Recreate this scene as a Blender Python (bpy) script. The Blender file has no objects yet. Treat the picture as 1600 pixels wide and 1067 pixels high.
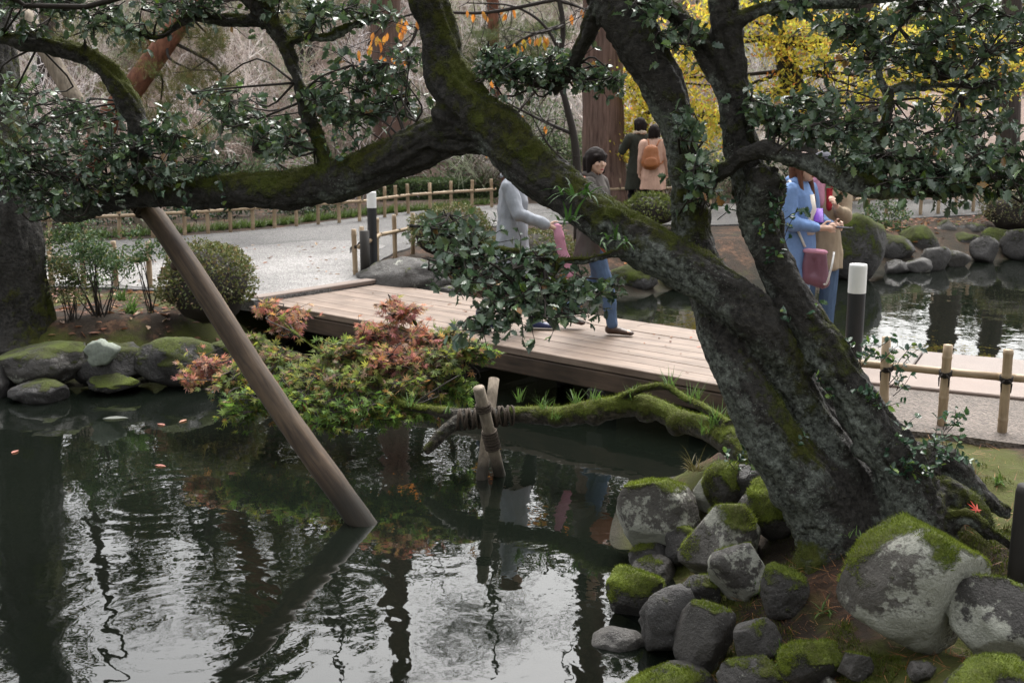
import bpy, bmesh, math, random
import numpy as np
from mathutils import Vector, Matrix
from mathutils.kdtree import KDTree

# ------------------------------------------------------------------ camera, sky, sun, exposure
SC = bpy.context.scene
COL = SC.collection
CAMZ = 2.5
FPX = 42.0 / 36.0 * 1600.0
PITCH = math.atan(383.5 / FPX)

cam_data = bpy.data.cameras.new('camera')
cam_data.lens = 42.0
cam_data.sensor_width = 36.0
cam_data.dof.use_dof = True
cam_data.dof.focus_distance = 6.2
cam_data.dof.aperture_fstop = 5.6
cam_data.clip_start = 0.05
cam_data.clip_end = 900.0
cam = bpy.data.objects.new('camera', cam_data)
cam.location = (0, 0, CAMZ)
cam.rotation_euler = (math.pi / 2 - PITCH, 0, 0)
COL.objects.link(cam)
SC.camera = cam

SUN_EL, SUN_AZ = math.radians(58), math.radians(12)
world = bpy.data.worlds.new('World')
SC.world = world
world.use_nodes = True
wn, wl = world.node_tree.nodes, world.node_tree.links
wn.clear()
sky = wn.new('ShaderNodeTexSky')
sky.sky_type = 'NISHITA'
sky.sun_disc = False
sky.sun_elevation = SUN_EL
sky.sun_rotation = SUN_AZ
sky.air_density = 1.5
sky.dust_density = 7.0
sky.ozone_density = 1.0
hs = wn.new('ShaderNodeHueSaturation')
hs.inputs['Saturation'].default_value = 0.16
bg = wn.new('ShaderNodeBackground')
bg.inputs['Strength'].default_value = 0.15
wo = wn.new('ShaderNodeOutputWorld')
wl.new(sky.outputs['Color'], hs.inputs['Color'])
wl.new(hs.outputs['Color'], bg.inputs['Color'])
wl.new(bg.outputs['Background'], wo.inputs['Surface'])

sun_d = bpy.data.lights.new('sun', 'SUN')
sun_d.energy = 0.8
sun_d.angle = math.radians(40)
sun_d.color = (1.0, 0.97, 0.92)
sun = bpy.data.objects.new('sun', sun_d)
_sd = Vector((math.sin(SUN_AZ) * math.cos(SUN_EL), math.cos(SUN_AZ) * math.cos(SUN_EL), math.sin(SUN_EL)))
sun.rotation_euler = _sd.to_track_quat('Z', 'Y').to_euler()
sun.location = (0, 0, 20)
COL.objects.link(sun)

SC.view_settings.view_transform = 'Standard'
SC.view_settings.look = 'None'
SC.view_settings.gamma = 1.0
SC.view_settings.use_curve_mapping = False
SC.view_settings.exposure = 1.5
SC.render.engine = 'CYCLES'
SC.cycles.max_bounces = 6
SC.cycles.diffuse_bounces = 3
SC.cycles.glossy_bounces = 3
SC.cycles.transparent_max_bounces = 8
SC.cycles.caustics_reflective = False
SC.cycles.caustics_refractive = False

# ------------------------------------------------------------------ helpers
rng = np.random.default_rng(7)
random.seed(7)


def ray(u, v):
    x, y = (u - 800.0) / FPX, -(v - 533.5) / FPX
    c, s = math.cos(PITCH), math.sin(PITCH)
    return np.array([x, c + y * s, -s + y * c])


def at(u, v, Y):
    """point of the place seen at photo pixel (u, v), Y metres ahead"""
    d = ray(u, v)
    return np.array([0, 0, CAMZ]) + d * (Y / d[1])


def gz(u, v, z):
    """point on the level z seen at photo pixel (u, v)"""
    d = ray(u, v)
    return np.array([0, 0, CAMZ]) + d * ((z - CAMZ) / d[2])


def proj(P):
    P = np.asarray(P, float).reshape(-1, 3)
    c, s = math.cos(PITCH), math.sin(PITCH)
    q = P - np.array([0, 0, CAMZ])
    dep = q[:, 1] * c - q[:, 2] * s
    up = q[:, 1] * s + q[:, 2] * c
    return 800 + FPX * q[:, 0] / dep, 533.5 - FPX * up / dep, dep


def pxr(w, Y):
    return w * 0.5 * Y / FPX * 1.01


def vnoise(P, seed=0):
    P = np.asarray(P, float)
    i = np.floor(P).astype(np.int64)
    f = P - i
    w = f * f * (3 - 2 * f)

    def h(a, b, c):
        n = (a * 374761393 + b * 668265263 + c * 1274126177 + seed * 974634777) & 0xffffffff
        n = ((n ^ (n >> 13)) * 1274126177) & 0xffffffff
        n = n ^ (n >> 16)
        return (n & 0xffff) / 32767.5 - 1.0
    x, y, z = i[..., 0], i[..., 1], i[..., 2]
    r = 0
    for dx in (0, 1):
        for dy in (0, 1):
            for dz in (0, 1):
                ww = (w[..., 0] if dx else 1 - w[..., 0]) * (w[..., 1] if dy else 1 - w[..., 1]) * (w[..., 2] if dz else 1 - w[..., 2])
                r = r + ww * h(x + dx, y + dy, z + dz)
    return r


def fbm(P, octv=4, seed=0):
    a, s, r = 1.0, 0.0, 0
    P = np.asarray(P, float)
    for k in range(octv):
        r = r + a * vnoise(P, seed + k * 17)
        s += a
        a *= 0.5
        P = P * 2.03 + 11.3
    return r / s


def sstep(a, b, x):
    t = np.clip((x - a) / (b - a), 0, 1)
    return t * t * (3 - 2 * t)


def unit(v):
    v = np.asarray(v, float)
    return v / (np.linalg.norm(v, axis=-1, keepdims=True) + 1e-12)


class MB:
    """collects vertices and faces, then becomes one mesh"""

    def __init__(self):
        self.V, self.Q, self.T, self.C, self.n = [], [], [], [], 0

    def add(self, V, quads=None, tris=None, col=None):
        V = np.asarray(V, float).reshape(-1, 3)
        if quads is not None and len(quads):
            self.Q.append(np.asarray(quads, np.int64).reshape(-1, 4) + self.n)
        if tris is not None and len(tris):
            self.T.append(np.asarray(tris, np.int64).reshape(-1, 3) + self.n)
        self.V.append(V)
        if col is not None:
            c = np.asarray(col, float)
            if c.ndim == 1:
                c = np.repeat(c[None], len(V), 0)
            self.C.append(c)
        self.n += len(V)
        return self

    def tube(self, pts, rad, n=8, res=0, wob=0.0, seed=0, cap=True, col=None):
        pts = np.asarray(pts, float)
        rad = np.asarray(rad, float) if np.ndim(rad) else np.full(len(pts), float(rad))
        if res:
            pts, rad = spline(pts, rad, res)
        m = len(pts)
        t = np.gradient(pts, axis=0)
        t = unit(t)
        ref = np.array([0, 0, 1.0]) if abs(t[0][2]) < 0.9 else np.array([1.0, 0, 0])
        a = unit(np.cross(t[0], ref))
        A = []
        for k in range(m):
            a = a - t[k] * np.dot(a, t[k])
            a = a / (np.linalg.norm(a) + 1e-12)
            A.append(a)
        A = np.array(A)
        B = np.cross(t, A)
        th = np.linspace(0, 2 * np.pi, n, endpoint=False)
        ring = np.cos(th)[None, :, None] * A[:, None, :] + np.sin(th)[None, :, None] * B[:, None, :]
        rr = rad[:, None] * np.ones((1, n))
        V = pts[:, None, :] + ring * rr[..., None]
        if wob:
            nz = fbm(V.reshape(-1, 3) * 6.0, 3, seed).reshape(m, n)
            V = pts[:, None, :] + ring * (rr * (1 + wob * nz))[..., None]
        V = V.reshape(-1, 3)
        i = np.arange(m - 1)[:, None] * n
        j = np.arange(n)[None, :]
        jn = (j + 1) % n
        Q = np.stack([i + j, i + jn, i + n + jn, i + n + j], -1).reshape(-1, 4)
        T = None
        if cap:
            V = np.vstack([V, pts[0], pts[-1]])
            c0, c1 = m * n, m * n + 1
            k = np.arange(n)
            kn = (k + 1) % n
            T = np.vstack([np.stack([kn, k, np.full(n, c0)], -1), np.stack([(m - 1) * n + k, (m - 1) * n + kn, np.full(n, c1)], -1)])
        return self.add(V, Q, T, col)

    def box(self, c, size, rot=None, bev=0.0, col=None):
        s = np.asarray(size, float) / 2
        if bev <= 0:
            V = np.array([[x, y, z] for x in (-1, 1) for y in (-1, 1) for z in (-1, 1)], float) * s
            Q = [[0, 1, 3, 2], [4, 6, 7, 5], [0, 4, 5, 1], [2, 3, 7, 6], [0, 2, 6, 4], [1, 5, 7, 3]]
            T = None
        else:
            b = min(bev, s.min() * 0.9)
            i = s - b
            V, Q, T = [], [], []
            idx = {}
            for sx in (-1, 1):
                for sy in (-1, 1):
                    for sz in (-1, 1):
                        for ax in range(3):
                            p = np.array([sx * i[0], sy * i[1], sz * i[2]])
                            p[ax] = (sx, sy, sz)[ax] * s[ax]
                            idx[sx, sy, sz, ax] = len(V)
                            V.append(p)
            for ax in range(3):
                o = [k for k in range(3) if k != ax]
                for sg in (-1, 1):
                    f = []
                    for a, b2 in ((-1, -1), (1, -1), (1, 1), (-1, 1)):
                        k = [0, 0, 0]
                        k[ax], k[o[0]], k[o[1]] = sg, a, b2
                        f.append(idx[k[0], k[1], k[2], ax])
                    Q.append(f)
                for a in (-1, 1):
                    for b2 in (-1, 1):
                        k0, k1 = [0, 0, 0], [0, 0, 0]
                        k0[ax], k1[ax] = -1, 1
                        for k in (k0, k1):
                            k[o[0]], k[o[1]] = a, b2
                        Q.append([idx[(*k0, o[0])], idx[(*k1, o[0])], idx[(*k1, o[1])], idx[(*k0, o[1])]])
            for sx in (-1, 1):
                for sy in (-1, 1):
                    for sz in (-1, 1):
                        T.append([idx[sx, sy, sz, 0], idx[sx, sy, sz, 1], idx[sx, sy, sz, 2]])
            V = np.array(V)
        if rot is not None:
            V = V @ np.asarray(rot).T
        return self.add(V + np.asarray(c, float), Q, T, col)

    def ball(self, c, r, sub=2, col=None, rot=None):
        V, T = ico(sub)
        V = V * np.asarray(r, float)
        if rot is not None:
            V = V @ np.asarray(rot).T
        return self.add(V + np.asarray(c, float), None, T, col)

    def caps(self, p0, r0, p1, r1, sub=2):
        """rounded limb between two balls (radius or radii)"""
        V, T = ico(sub)
        a = V * np.asarray(r0, float) + np.asarray(p0, float)
        b = V * np.asarray(r1, float) + np.asarray(p1, float)
        bm = bmesh.new()
        for p in np.vstack([a, b]):
            bm.verts.new(p)
        bmesh.ops.convex_hull(bm, input=bm.verts[:])
        for v in [v for v in bm.verts if not v.link_faces]:
            bm.verts.remove(v)
        bm.verts.index_update()
        bmesh.ops.triangulate(bm, faces=bm.faces[:])
        bmesh.ops.recalc_face_normals(bm, faces=bm.faces[:])
        VV = np.array([v.co[:] for v in bm.verts])
        TT = np.array([[v.index for v in f.verts] for f in bm.faces])
        bm.free()
        return self.add(VV, None, TT)

    def loft(self, rings, n=20, col=None):
        """closed stack of ellipses (x, y, z, rx, ry)"""
        th = np.linspace(0, 2 * np.pi, n, endpoint=False)
        V = []
        for (x, y, z, rx, ry) in rings:
            V.append(np.stack([x + rx * np.cos(th), y + ry * np.sin(th), np.full(n, z)], -1))
        m = len(rings)
        V = np.vstack(V + [np.array([[rings[0][0], rings[0][1], rings[0][2]], [rings[-1][0], rings[-1][1], rings[-1][2]]])])
        i = np.arange(m - 1)[:, None] * n
        j = np.arange(n)[None, :]
        jn = (j + 1) % n
        Q = np.stack([i + j, i + jn, i + n + jn, i + n + j], -1).reshape(-1, 4)
        k = np.arange(n)
        kn = (k + 1) % n
        T = np.vstack([np.stack([kn, k, np.full(n, m * n)], -1), np.stack([(m - 1) * n + k, (m - 1) * n + kn, np.full(n, m * n + 1)], -1)])
        return self.add(V, Q, T, col)

    def arrays(self):
        V = np.vstack(self.V) if self.V else np.zeros((0, 3))
        Q = np.vstack(self.Q) if self.Q else np.zeros((0, 4), np.int64)
        T = np.vstack(self.T) if self.T else np.zeros((0, 3), np.int64)
        return V, Q, T

    def mesh(self, name, off=(0, 0, 0), smooth=True):
        V, Q, T = self.arrays()
        C = np.vstack(self.C) if self.C else None
        return mk_mesh(name, V - np.asarray(off, float), Q, T, C, smooth)


def mk_mesh(name, V, Q=None, T=None, C=None, smooth=True, attrname='col'):
    me = bpy.data.meshes.new(name)
    Q = np.zeros((0, 4), np.int64) if Q is None else np.asarray(Q)
    T = np.zeros((0, 3), np.int64) if T is None else np.asarray(T)
    me.vertices.add(len(V))
    me.vertices.foreach_set('co', np.asarray(V, np.float32).ravel())
    L = np.concatenate([Q.ravel(), T.ravel()]).astype(np.int32)
    me.loops.add(len(L))
    me.loops.foreach_set('vertex_index', L)
    nf = len(Q) + len(T)
    me.polygons.add(nf)
    st = np.concatenate([np.arange(len(Q)) * 4, len(Q) * 4 + np.arange(len(T)) * 3]).astype(np.int32)
    me.polygons.foreach_set('loop_start', st)
    me.polygons.foreach_set('use_smooth', np.full(nf, smooth, bool))
    me.update(calc_edges=True)
    me.validate()
    if C is not None:
        a = me.color_attributes.new(attrname, 'FLOAT_COLOR', 'POINT')
        cc = np.ones((len(V), 4), np.float32)
        cc[:, :C.shape[1]] = C
        a.data.foreach_set('color', cc.ravel())
    return me


def spline(pts, rad, per):
    pts = np.asarray(pts, float)
    P = np.vstack([2 * pts[0] - pts[1], pts, 2 * pts[-1] - pts[-2]])
    R = np.concatenate([[rad[0]], rad, [rad[-1]]])
    op, orr = [], []
    for i in range(1, len(P) - 2):
        for k in range(per):
            t = k / per
            a, b, c, d = P[i - 1], P[i], P[i + 1], P[i + 2]
            op.append(0.5 * (2 * b + (c - a) * t + (2 * a - 5 * b + 4 * c - d) * t * t + (-a + 3 * b - 3 * c + d) * t ** 3))
            orr.append(R[i] * (1 - t) + R[i + 1] * t)
    op.append(P[-2])
    orr.append(R[-2])
    return np.array(op), np.array(orr)


_ICO = {}


def ico(sub):
    if sub not in _ICO:
        bm = bmesh.new()
        bmesh.ops.create_icosphere(bm, subdivisions=sub, radius=1)
        bm.verts.index_update()
        _ICO[sub] = (np.array([v.co[:] for v in bm.verts]), np.array([[v.index for v in f.verts] for f in bm.faces]))
        bm.free()
    return _ICO[sub]


def thing(name, label, cat, loc=(0, 0, 0), rz=0.0, group=None):
    o = bpy.data.objects.new(name, None)
    o.empty_display_size = 0.1
    COL.objects.link(o)
    o.location = Vector([float(c) for c in loc])
    o.rotation_euler = (0, 0, rz)
    return tag(o, label, cat, group)


def tag(o, label=None, cat=None, group=None, kind=None):
    if label:
        o['label'] = label
    if cat:
        o['category'] = cat
    if group:
        o['group'] = group
    if kind:
        o['kind'] = kind
    return o


def obj(name, me, mat=None, parent=None, loc=None):
    o = bpy.data.objects.new(name, me)
    COL.objects.link(o)
    if mat is not None and len(me.materials) == 0:
        me.materials.append(mat)
    if loc is not None:
        o.location = Vector([float(c) for c in loc])
    if parent is not None:
        o.parent = parent
    return o


def wpart(name, mb, mat, parent, smooth=True):
    """part whose geometry is given in world coordinates, under an unrotated thing (or part of one)"""
    p = np.zeros(3)
    q = parent
    while q is not None:
        p += np.array(q.location)
        q = q.parent
    me = mb.mesh(name, p, smooth) if isinstance(mb, MB) else mb
    return obj(name, me, mat, parent)


def bake(o):
    """apply an object's modifiers"""
    dg = bpy.context.evaluated_depsgraph_get()
    me = bpy.data.meshes.new_from_object(o.evaluated_get(dg))
    mats = list(o.data.materials)
    o.modifiers.clear()
    o.data = me
    me.materials.clear()
    for m in mats:
        me.materials.append(m)
    return me


def mesh_np(me):
    V = np.empty(len(me.vertices) * 3, np.float32)
    me.vertices.foreach_get('co', V)
    N = np.empty(len(me.vertices) * 3, np.float32)
    me.vertices.foreach_get('normal', N)
    return V.reshape(-1, 3).astype(float), N.reshape(-1, 3).astype(float)


# ------------------------------------------------------------------ materials
MATS = {}


class NT:
    def __init__(self, name):
        self.m = bpy.data.materials.new(name)
        self.m.use_nodes = True
        self.t = self.m.node_tree
        self.t.nodes.clear()
        self.out = self.t.nodes.new('ShaderNodeOutputMaterial')
        MATS[name] = self.m

    def n(self, typ, **kw):
        nd = self.t.nodes.new('ShaderNode' + typ)
        for k, v in kw.items():
            if k.startswith('_'):
                setattr(nd, k[1:], v)
            else:
                self.put(nd.inputs[k.replace('__', ' ')], v)
        return nd

    def put(self, inp, v):
        if hasattr(v, 'is_linked') and hasattr(v, 'links'):
            self.t.links.new(v, inp)
        elif isinstance(v, (tuple, list)) and len(v) == 3 and inp.type == 'RGBA':
            inp.default_value = (*v, 1)
        else:
            inp.default_value = v

    def obj_co(self):
        return self.n('TexCoord').outputs['Object']

    def geo_co(self):
        return self.n('NewGeometry').outputs['Position']

    def noise(self, co, scale, detail=4, rough=0.55, dist=0.0):
        return self.n('TexNoise', Vector=co, Scale=scale, Detail=detail, Roughness=rough, Distortion=dist).outputs['Fac']

    def ramp(self, fac, stops, interp='LINEAR'):
        r = self.n('ValToRGB', Fac=fac)
        r.color_ramp.interpolation = interp
        e = r.color_ramp.elements
        while len(e) < len(stops):
            e.new(0.5)
        for k, (p, c) in enumerate(stops):
            e[k].position = p
            e[k].color = (*c, 1) if not np.isscalar(c) else (c, c, c, 1)
        return r.outputs['Color']

    def mix(self, f, a, b, blend='MIX'):
        m = self.n('Mix', _data_type='RGBA', _blend_type=blend)
        self.put(m.inputs[0], f)
        self.put(m.inputs[6], a)
        self.put(m.inputs[7], b)
        return m.outputs[2]

    def math(self, op, a, b=0.0, clamp=False):
        m = self.n('Math', _operation=op, _use_clamp=clamp)
        self.put(m.inputs[0], a)
        self.put(m.inputs[1], b)
        return m.outputs[0]

    def bump(self, h, strength=0.5, dist=0.01, normal=None):
        b = self.n('Bump', Height=h, Strength=strength, Distance=dist)
        if normal is not None:
            self.put(b.inputs['Normal'], normal)
        return b.outputs['Normal']

    def bsdf(self, color, rough=0.7, normal=None, spec=0.3, **kw):
        b = self.n('BsdfPrincipled')
        self.put(b.inputs['Base Color'], color)
        self.put(b.inputs['Roughness'], rough)
        self.put(b.inputs['Specular IOR Level'], spec)
        if normal is not None:
            self.put(b.inputs['Normal'], normal)
        for k, v in kw.items():
            self.put(b.inputs[k.replace('__', ' ')], v)
        return b.outputs[0]

    def done(self, sh):
        self.t.links.new(sh, self.out.inputs['Surface'])
        return self.m


def m_leaf(name, rough, transl, spec=0.4, tint=(1, 1, 1)):
    t = NT(name)
    a = t.n('Attribute', _attribute_name='col').outputs['Color']
    co = t.geo_co()
    v = t.noise(co, 45.0, 2)
    c = t.mix(0.35, a, t.mix(v, (0.35, 0.35, 0.35), (1.5, 1.5, 1.5)), 'MULTIPLY')
    b = t.bsdf(c, rough, None, spec)
    tr = t.n('BsdfTranslucent')
    t.put(tr.inputs['Color'], t.mix(1.0, c, (1.1 * tint[0], 1.15 * tint[1], 0.8 * tint[2]), 'MULTIPLY'))
    mx = t.n('MixShader')
    mx.inputs[0].default_value = transl
    t.t.links.new(b, mx.inputs[1])
    t.t.links.new(tr.outputs[0], mx.inputs[2])
    return t.done(mx.outputs[0])


def m_bark_mossy(name, base=(0.0165, 0.015, 0.013), moss=(0.056, 0.066, 0.011), stretch=(9, 9, 3.0)):
    """bark; attribute rk: r = moss, g = lichen"""
    t = NT(name)
    rk = t.n('Attribute', _attribute_name='rk').outputs['Color']
    sp = t.n('SeparateColor', Color=rk)
    co = t.geo_co()
    big = t.noise(co, 3.0, 4)
    fine = t.noise(co, 38.0, 5, 0.65)
    c = t.mix(t.ramp(fine, [(0.38, 0), (0.64, 1)]), tuple(x * 0.3 for x in base), tuple(x * 2.9 for x in base))
    c = t.mix(t.ramp(big, [(0.35, 0), (0.65, 0.6)]), c, (0.030, 0.027, 0.023))
    # lichen spots
    vo = t.n('TexVoronoi', Vector=t.n('VectorMath', _operation='ADD').outputs[0], Scale=62.0)
    wv = vo.inputs['Vector'].links[0].from_node
    t.put(wv.inputs[0], co)
    nzv = t.n('TexNoise', Vector=co, Scale=26.0, Detail=3.0)
    sc = t.n('VectorMath', _operation='SCALE')
    t.put(sc.inputs[0], nzv.outputs['Color'])
    sc.inputs['Scale'].default_value = 0.045
    t.put(wv.inputs[1], sc.outputs[0])
    spot = t.math('SUBTRACT', t.math('MULTIPLY', sp.outputs[1], 0.52), vo.outputs['Distance'])
    spot = t.ramp(t.math('ADD', t.math('MULTIPLY', spot, 6.0), t.math('MULTIPLY', fine, 0.6)), [(0.42, 0), (0.62, 1)])
    c = t.mix(t.math('MULTIPLY', spot, 0.7), c, t.mix(big, (0.09, 0.105, 0.085), (0.27, 0.29, 0.25)))
    film = t.ramp(t.math('ADD', t.math('MULTIPLY', sp.outputs[1], 0.55), t.math('MULTIPLY', t.noise(co, 10.0, 6, 0.75), 0.9)), [(0.66, 0), (0.80, 1)])
    c = t.mix(t.math('MULTIPLY', film, 0.6), c, t.mix(t.ramp(fine, [(0.36, 0), (0.64, 1)]), (0.018, 0.02, 0.016), (0.21, 0.235, 0.20)))
    mf = t.ramp(t.math('ADD', sp.outputs[0], t.math('MULTIPLY', t.math('SUBTRACT', t.noise(co, 14.0, 5, 0.7), 0.5), 1.5)), [(0.38, 0), (0.66, 1)])
    mc = t.mix(t.noise(co, 60.0, 3), tuple(x * 0.45 for x in moss), tuple(x * 1.5 for x in moss))
    mc = t.mix(t.ramp(t.noise(co, 5.0, 3), [(0.4, 0), (0.65, 1)]), mc, t.mix(0.5, mc, (0.05, 0.04, 0.012)))
    c = t.mix(mf, c, mc)
    h = t.math('ADD', t.math('MULTIPLY', fine, 0.6), t.math('MULTIPLY', mf, 0.5))
    ridg = t.n('TexNoise', Vector=co, Scale=13.0, Detail=6.0, Roughness=0.7)
    h = t.math('ADD', h, ridg.outputs['Fac'])
    nrm = t.bump(h, 1.0, 0.034)
    return t.done(t.bsdf(c, t.mix(mf, (0.62,) * 3, (0.95,) * 3), nrm, 0.25))


def m_rock(name):
    """attribute rk: r = moss, g = lichen, b = tone"""
    t = NT(name)
    rk = t.n('Attribute', _attribute_name='rk').outputs['Color']
    sp = t.n('SeparateColor', Color=rk)
    co = t.geo_co()
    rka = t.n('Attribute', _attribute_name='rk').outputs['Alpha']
    n1 = t.noise(co, 9.0, 6, 0.6)
    n2 = t.noise(co, 70.0, 4, 0.7)
    dark = t.mix(n1, (0.014, 0.0135, 0.014), (0.052, 0.048, 0.046))
    lite = t.mix(n1, (0.045, 0.04, 0.035), (0.17, 0.155, 0.13))
    c = t.mix(sp.outputs[2], dark, lite)
    c = t.mix(0.5, c, t.mix(n2, (0.25,) * 3, (1.7,) * 3), 'MULTIPLY')
    lf = t.ramp(t.math('ADD', sp.outputs[1], t.math('MULTIPLY', t.math('SUBTRACT', t.noise(co, 22.0, 6, 0.7), 0.5), 1.0)), [(0.47, 0), (0.56, 1)])
    lc = t.mix(n2, (0.17, 0.175, 0.145), (0.46, 0.46, 0.39))
    c = t.mix(t.math('MULTIPLY', lf, 0.85), c, lc)
    vo = t.n('TexVoronoi', Vector=co, Scale=42.0).outputs['Distance']
    sm = t.ramp(t.math('ADD', vo, t.math('MULTIPLY', n1, 0.28)), [(0.235, 1), (0.275, 0)])
    c = t.mix(t.math('MULTIPLY', sm, 0.45), c, (0.28, 0.28, 0.25))
    mf = t.ramp(t.math('ADD', sp.outputs[0], t.math('MULTIPLY', t.math('SUBTRACT', t.noise(co, 18.0, 5, 0.7), 0.5), 1.2)), [(0.36, 0), (0.64, 1)])
    mc = t.mix(t.noise(co, 80.0, 3), (0.035, 0.060, 0.007), (0.19, 0.235, 0.020))
    mc = t.mix(t.ramp(t.noise(co, 7.0, 3), [(0.38, 0), (0.66, 1)]), mc, t.mix(0.6, mc, (0.035, 0.04, 0.012)))
    mc = t.mix(t.ramp(t.noise(co, 4.5, 5, 0.7), [(0.42, 0), (0.62, 0.8)]), mc, t.mix(n2, (0.02, 0.024, 0.007), (0.075, 0.07, 0.022)))
    mc = t.mix(t.ramp(mf, [(0.3, 0), (0.95, 1)]), (0.018, 0.017, 0.008), mc)
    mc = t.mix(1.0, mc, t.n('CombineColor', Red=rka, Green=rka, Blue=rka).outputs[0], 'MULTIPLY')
    c = t.mix(mf, c, mc)
    h = t.math('ADD', t.math('MULTIPLY', n2, 0.35), t.math('ADD', n1, t.math('MULTIPLY', mf, 0.4)))
    return t.done(t.bsdf(c, t.mix(mf, (0.55,) * 3, (0.95,) * 3), t.bump(h, 0.9, 0.035), 0.35))


def m_plain(name, color, rough=0.7, var=0.25, scale=30.0, bump=0.2, bd=0.003, spec=0.3, obj_space=True):
    t = NT(name)
    co = t.obj_co() if obj_space else t.geo_co()
    n = t.noise(co, scale, 5, 0.6)
    b = t.noise(co, scale * 0.13, 3)
    c = t.mix(n, tuple(x * (1 - var) for x in color), tuple(x * (1 + var) for x in color))
    c = t.mix(0.5, c, t.mix(b, (1 - var,) * 3, (1 + var,) * 3), 'MULTIPLY')
    return t.done(t.bsdf(c, rough, t.bump(n, bump, bd), spec))


def m_wood(name, c0, c1, stretch, rough=0.7, stain=(0.5, 0.5, 0.5), stain_amt=0.5, bump=0.35, geo=False, wet=None):
    """grain runs along the axis with the small stretch number"""
    t = NT(name)
    co = t.geo_co() if geo else t.obj_co()
    mp = t.n('Mapping', Vector=co, Scale=stretch)
    oi = t.n('ObjectInfo')
    ad = t.n('VectorMath', _operation='ADD')
    t.put(ad.inputs[0], mp.outputs[0])
    sc = t.n('CombineXYZ')
    t.put(sc.inputs[0], t.math('MULTIPLY', oi.outputs['Random'], 37.0))
    t.put(ad.inputs[1], sc.outputs[0])
    g = t.noise(ad.outputs[0], 3.0, 6, 0.65, 0.6)
    c = t.mix(t.ramp(g, [(0.3, 0), (0.72, 1)]), c0, c1)
    st = t.ramp(t.noise(co, 1.7, 4, 0.6), [(0.42, 0), (0.66, 1)])
    c = t.mix(t.math('MULTIPLY', st, stain_amt), c, t.mix(1.0, c, stain, 'MULTIPLY'))
    c = t.mix(0.5, c, t.mix(oi.outputs['Random'], (0.84,) * 3, (1.14,) * 3), 'MULTIPLY')
    if wet:      # dark soaked foot, level with the water
        zz = t.n('SeparateXYZ', Vector=t.geo_co()).outputs[2]
        wf = t.ramp(t.math('ADD', zz, t.math('MULTIPLY', t.noise(co, 9.0, 4), 0.08)), [(wet * 0.5, 1), (wet, 0)])
        c = t.mix(t.math('MULTIPLY', wf, 0.85), c, (0.012, 0.011, 0.008))
    return t.done(t.bsdf(c, rough, t.bump(g, bump, 0.004), 0.3))


m_leaf('holly_leaf', 0.30, 0.16, 0.8)
m_leaf('soft_leaf', 0.5, 0.30, 0.3)
m_leaf('thin_leaf', 0.55, 0.52, 0.25)
m_leaf('needle', 0.6, 0.2, 0.25)
m_bark_mossy('holly_bark')
m_bark_mossy('maple_bark', (0.030, 0.025, 0.018), (0.080, 0.10, 0.016))
m_rock('rock')
m_wood('dark_bark', (0.022, 0.018, 0.016), (0.085, 0.068, 0.060), (7.0, 7.0, 0.6), 0.95, (0.7, 0.75, 0.7), 0.6, 1.0, True)
m_plain('twig', (0.030, 0.024, 0.020), 0.8, 0.4, 40, 0.3, obj_space=False)
_t = NT('pale_twig')
_t.done(_t.bsdf(_t.n('Attribute', _attribute_name='col').outputs['Color'], 0.85, None, 0.2))
m_plain('black_paint', (0.014, 0.015, 0.018), 0.42, 0.25, 25, 0.1, spec=0.45)
m_plain('lamp_white', (0.72, 0.72, 0.70), 0.45, 0.05, 18, 0.05)
m_plain('rope', (0.018, 0.014, 0.011), 0.9, 0.4, 160, 0.6)
m_plain('brown_rope', (0.05, 0.038, 0.028), 0.9, 0.5, 160, 0.6, obj_space=False)
m_plain('skin', (0.56, 0.36, 0.27), 0.5, 0.06, 30, 0.05)
m_plain('hair_dark', (0.014, 0.010, 0.009), 0.75, 0.4, 70, 0.5, spec=0.12)
m_plain('hair_auburn', (0.09, 0.034, 0.018), 0.6, 0.45, 70, 0.5, spec=0.25)
m_plain('eye', (0.01, 0.008, 0.008), 0.25, 0.1, 20, 0.0)
m_plain('lips', (0.36, 0.10, 0.09), 0.45, 0.1, 20, 0.0)
for nm, c in dict(cloth_grey=(0.30, 0.315, 0.345), cloth_taupe=(0.085, 0.075, 0.068), cloth_olive=(0.032, 0.034, 0.026), cloth_peach=(0.52, 0.33, 0.25),
                  cloth_blue=(0.16, 0.25, 0.45), cloth_beige=(0.33, 0.26, 0.185), cloth_black=(0.012, 0.012, 0.014), denim=(0.075, 0.115, 0.19),
                  denim_pale=(0.26, 0.33, 0.43), scarf_pink=(0.52, 0.25, 0.33), scarf_red=(0.35, 0.03, 0.04), fur=(0.44, 0.35, 0.27), cream=(0.62, 0.56, 0.5),
                  cap_grey=(0.085, 0.085, 0.10)).items():
    m_plain(nm, c, 0.9, 0.16, 55, 0.35, 0.004, 0.15)
for nm, c in dict(leather_tan=(0.30, 0.105, 0.035), leather_orange=(0.34, 0.10, 0.045), leather_maroon=(0.15, 0.06, 0.085), shoe_brown=(0.055, 0.03, 0.02), shoe_navy=(0.02, 0.03, 0.09),
                  phone_purple=(0.16, 0.05, 0.40), phone_dark=(0.02, 0.02, 0.03), bag_white=(0.62, 0.6, 0.58)).items():
    m_plain(nm, c, 0.45, 0.2, 40, 0.25, 0.003, 0.4)
m_wood('deck_wood', (0.125, 0.088, 0.065), (0.265, 0.200, 0.156), (0.35, 6.0, 6.0), 0.5, (0.5, 0.46, 0.43), 0.8)
m_wood('beam_wood', (0.045, 0.033, 0.025), (0.15, 0.10, 0.07), (0.5, 5, 5), 0.75, (0.4, 0.42, 0.4), 0.7)
m_wood('dark_post_wood', (0.010, 0.009, 0.008), (0.030, 0.026, 0.022), (5, 5, 0.6), 0.7, (0.6, 0.6, 0.6), 0.5)
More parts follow.
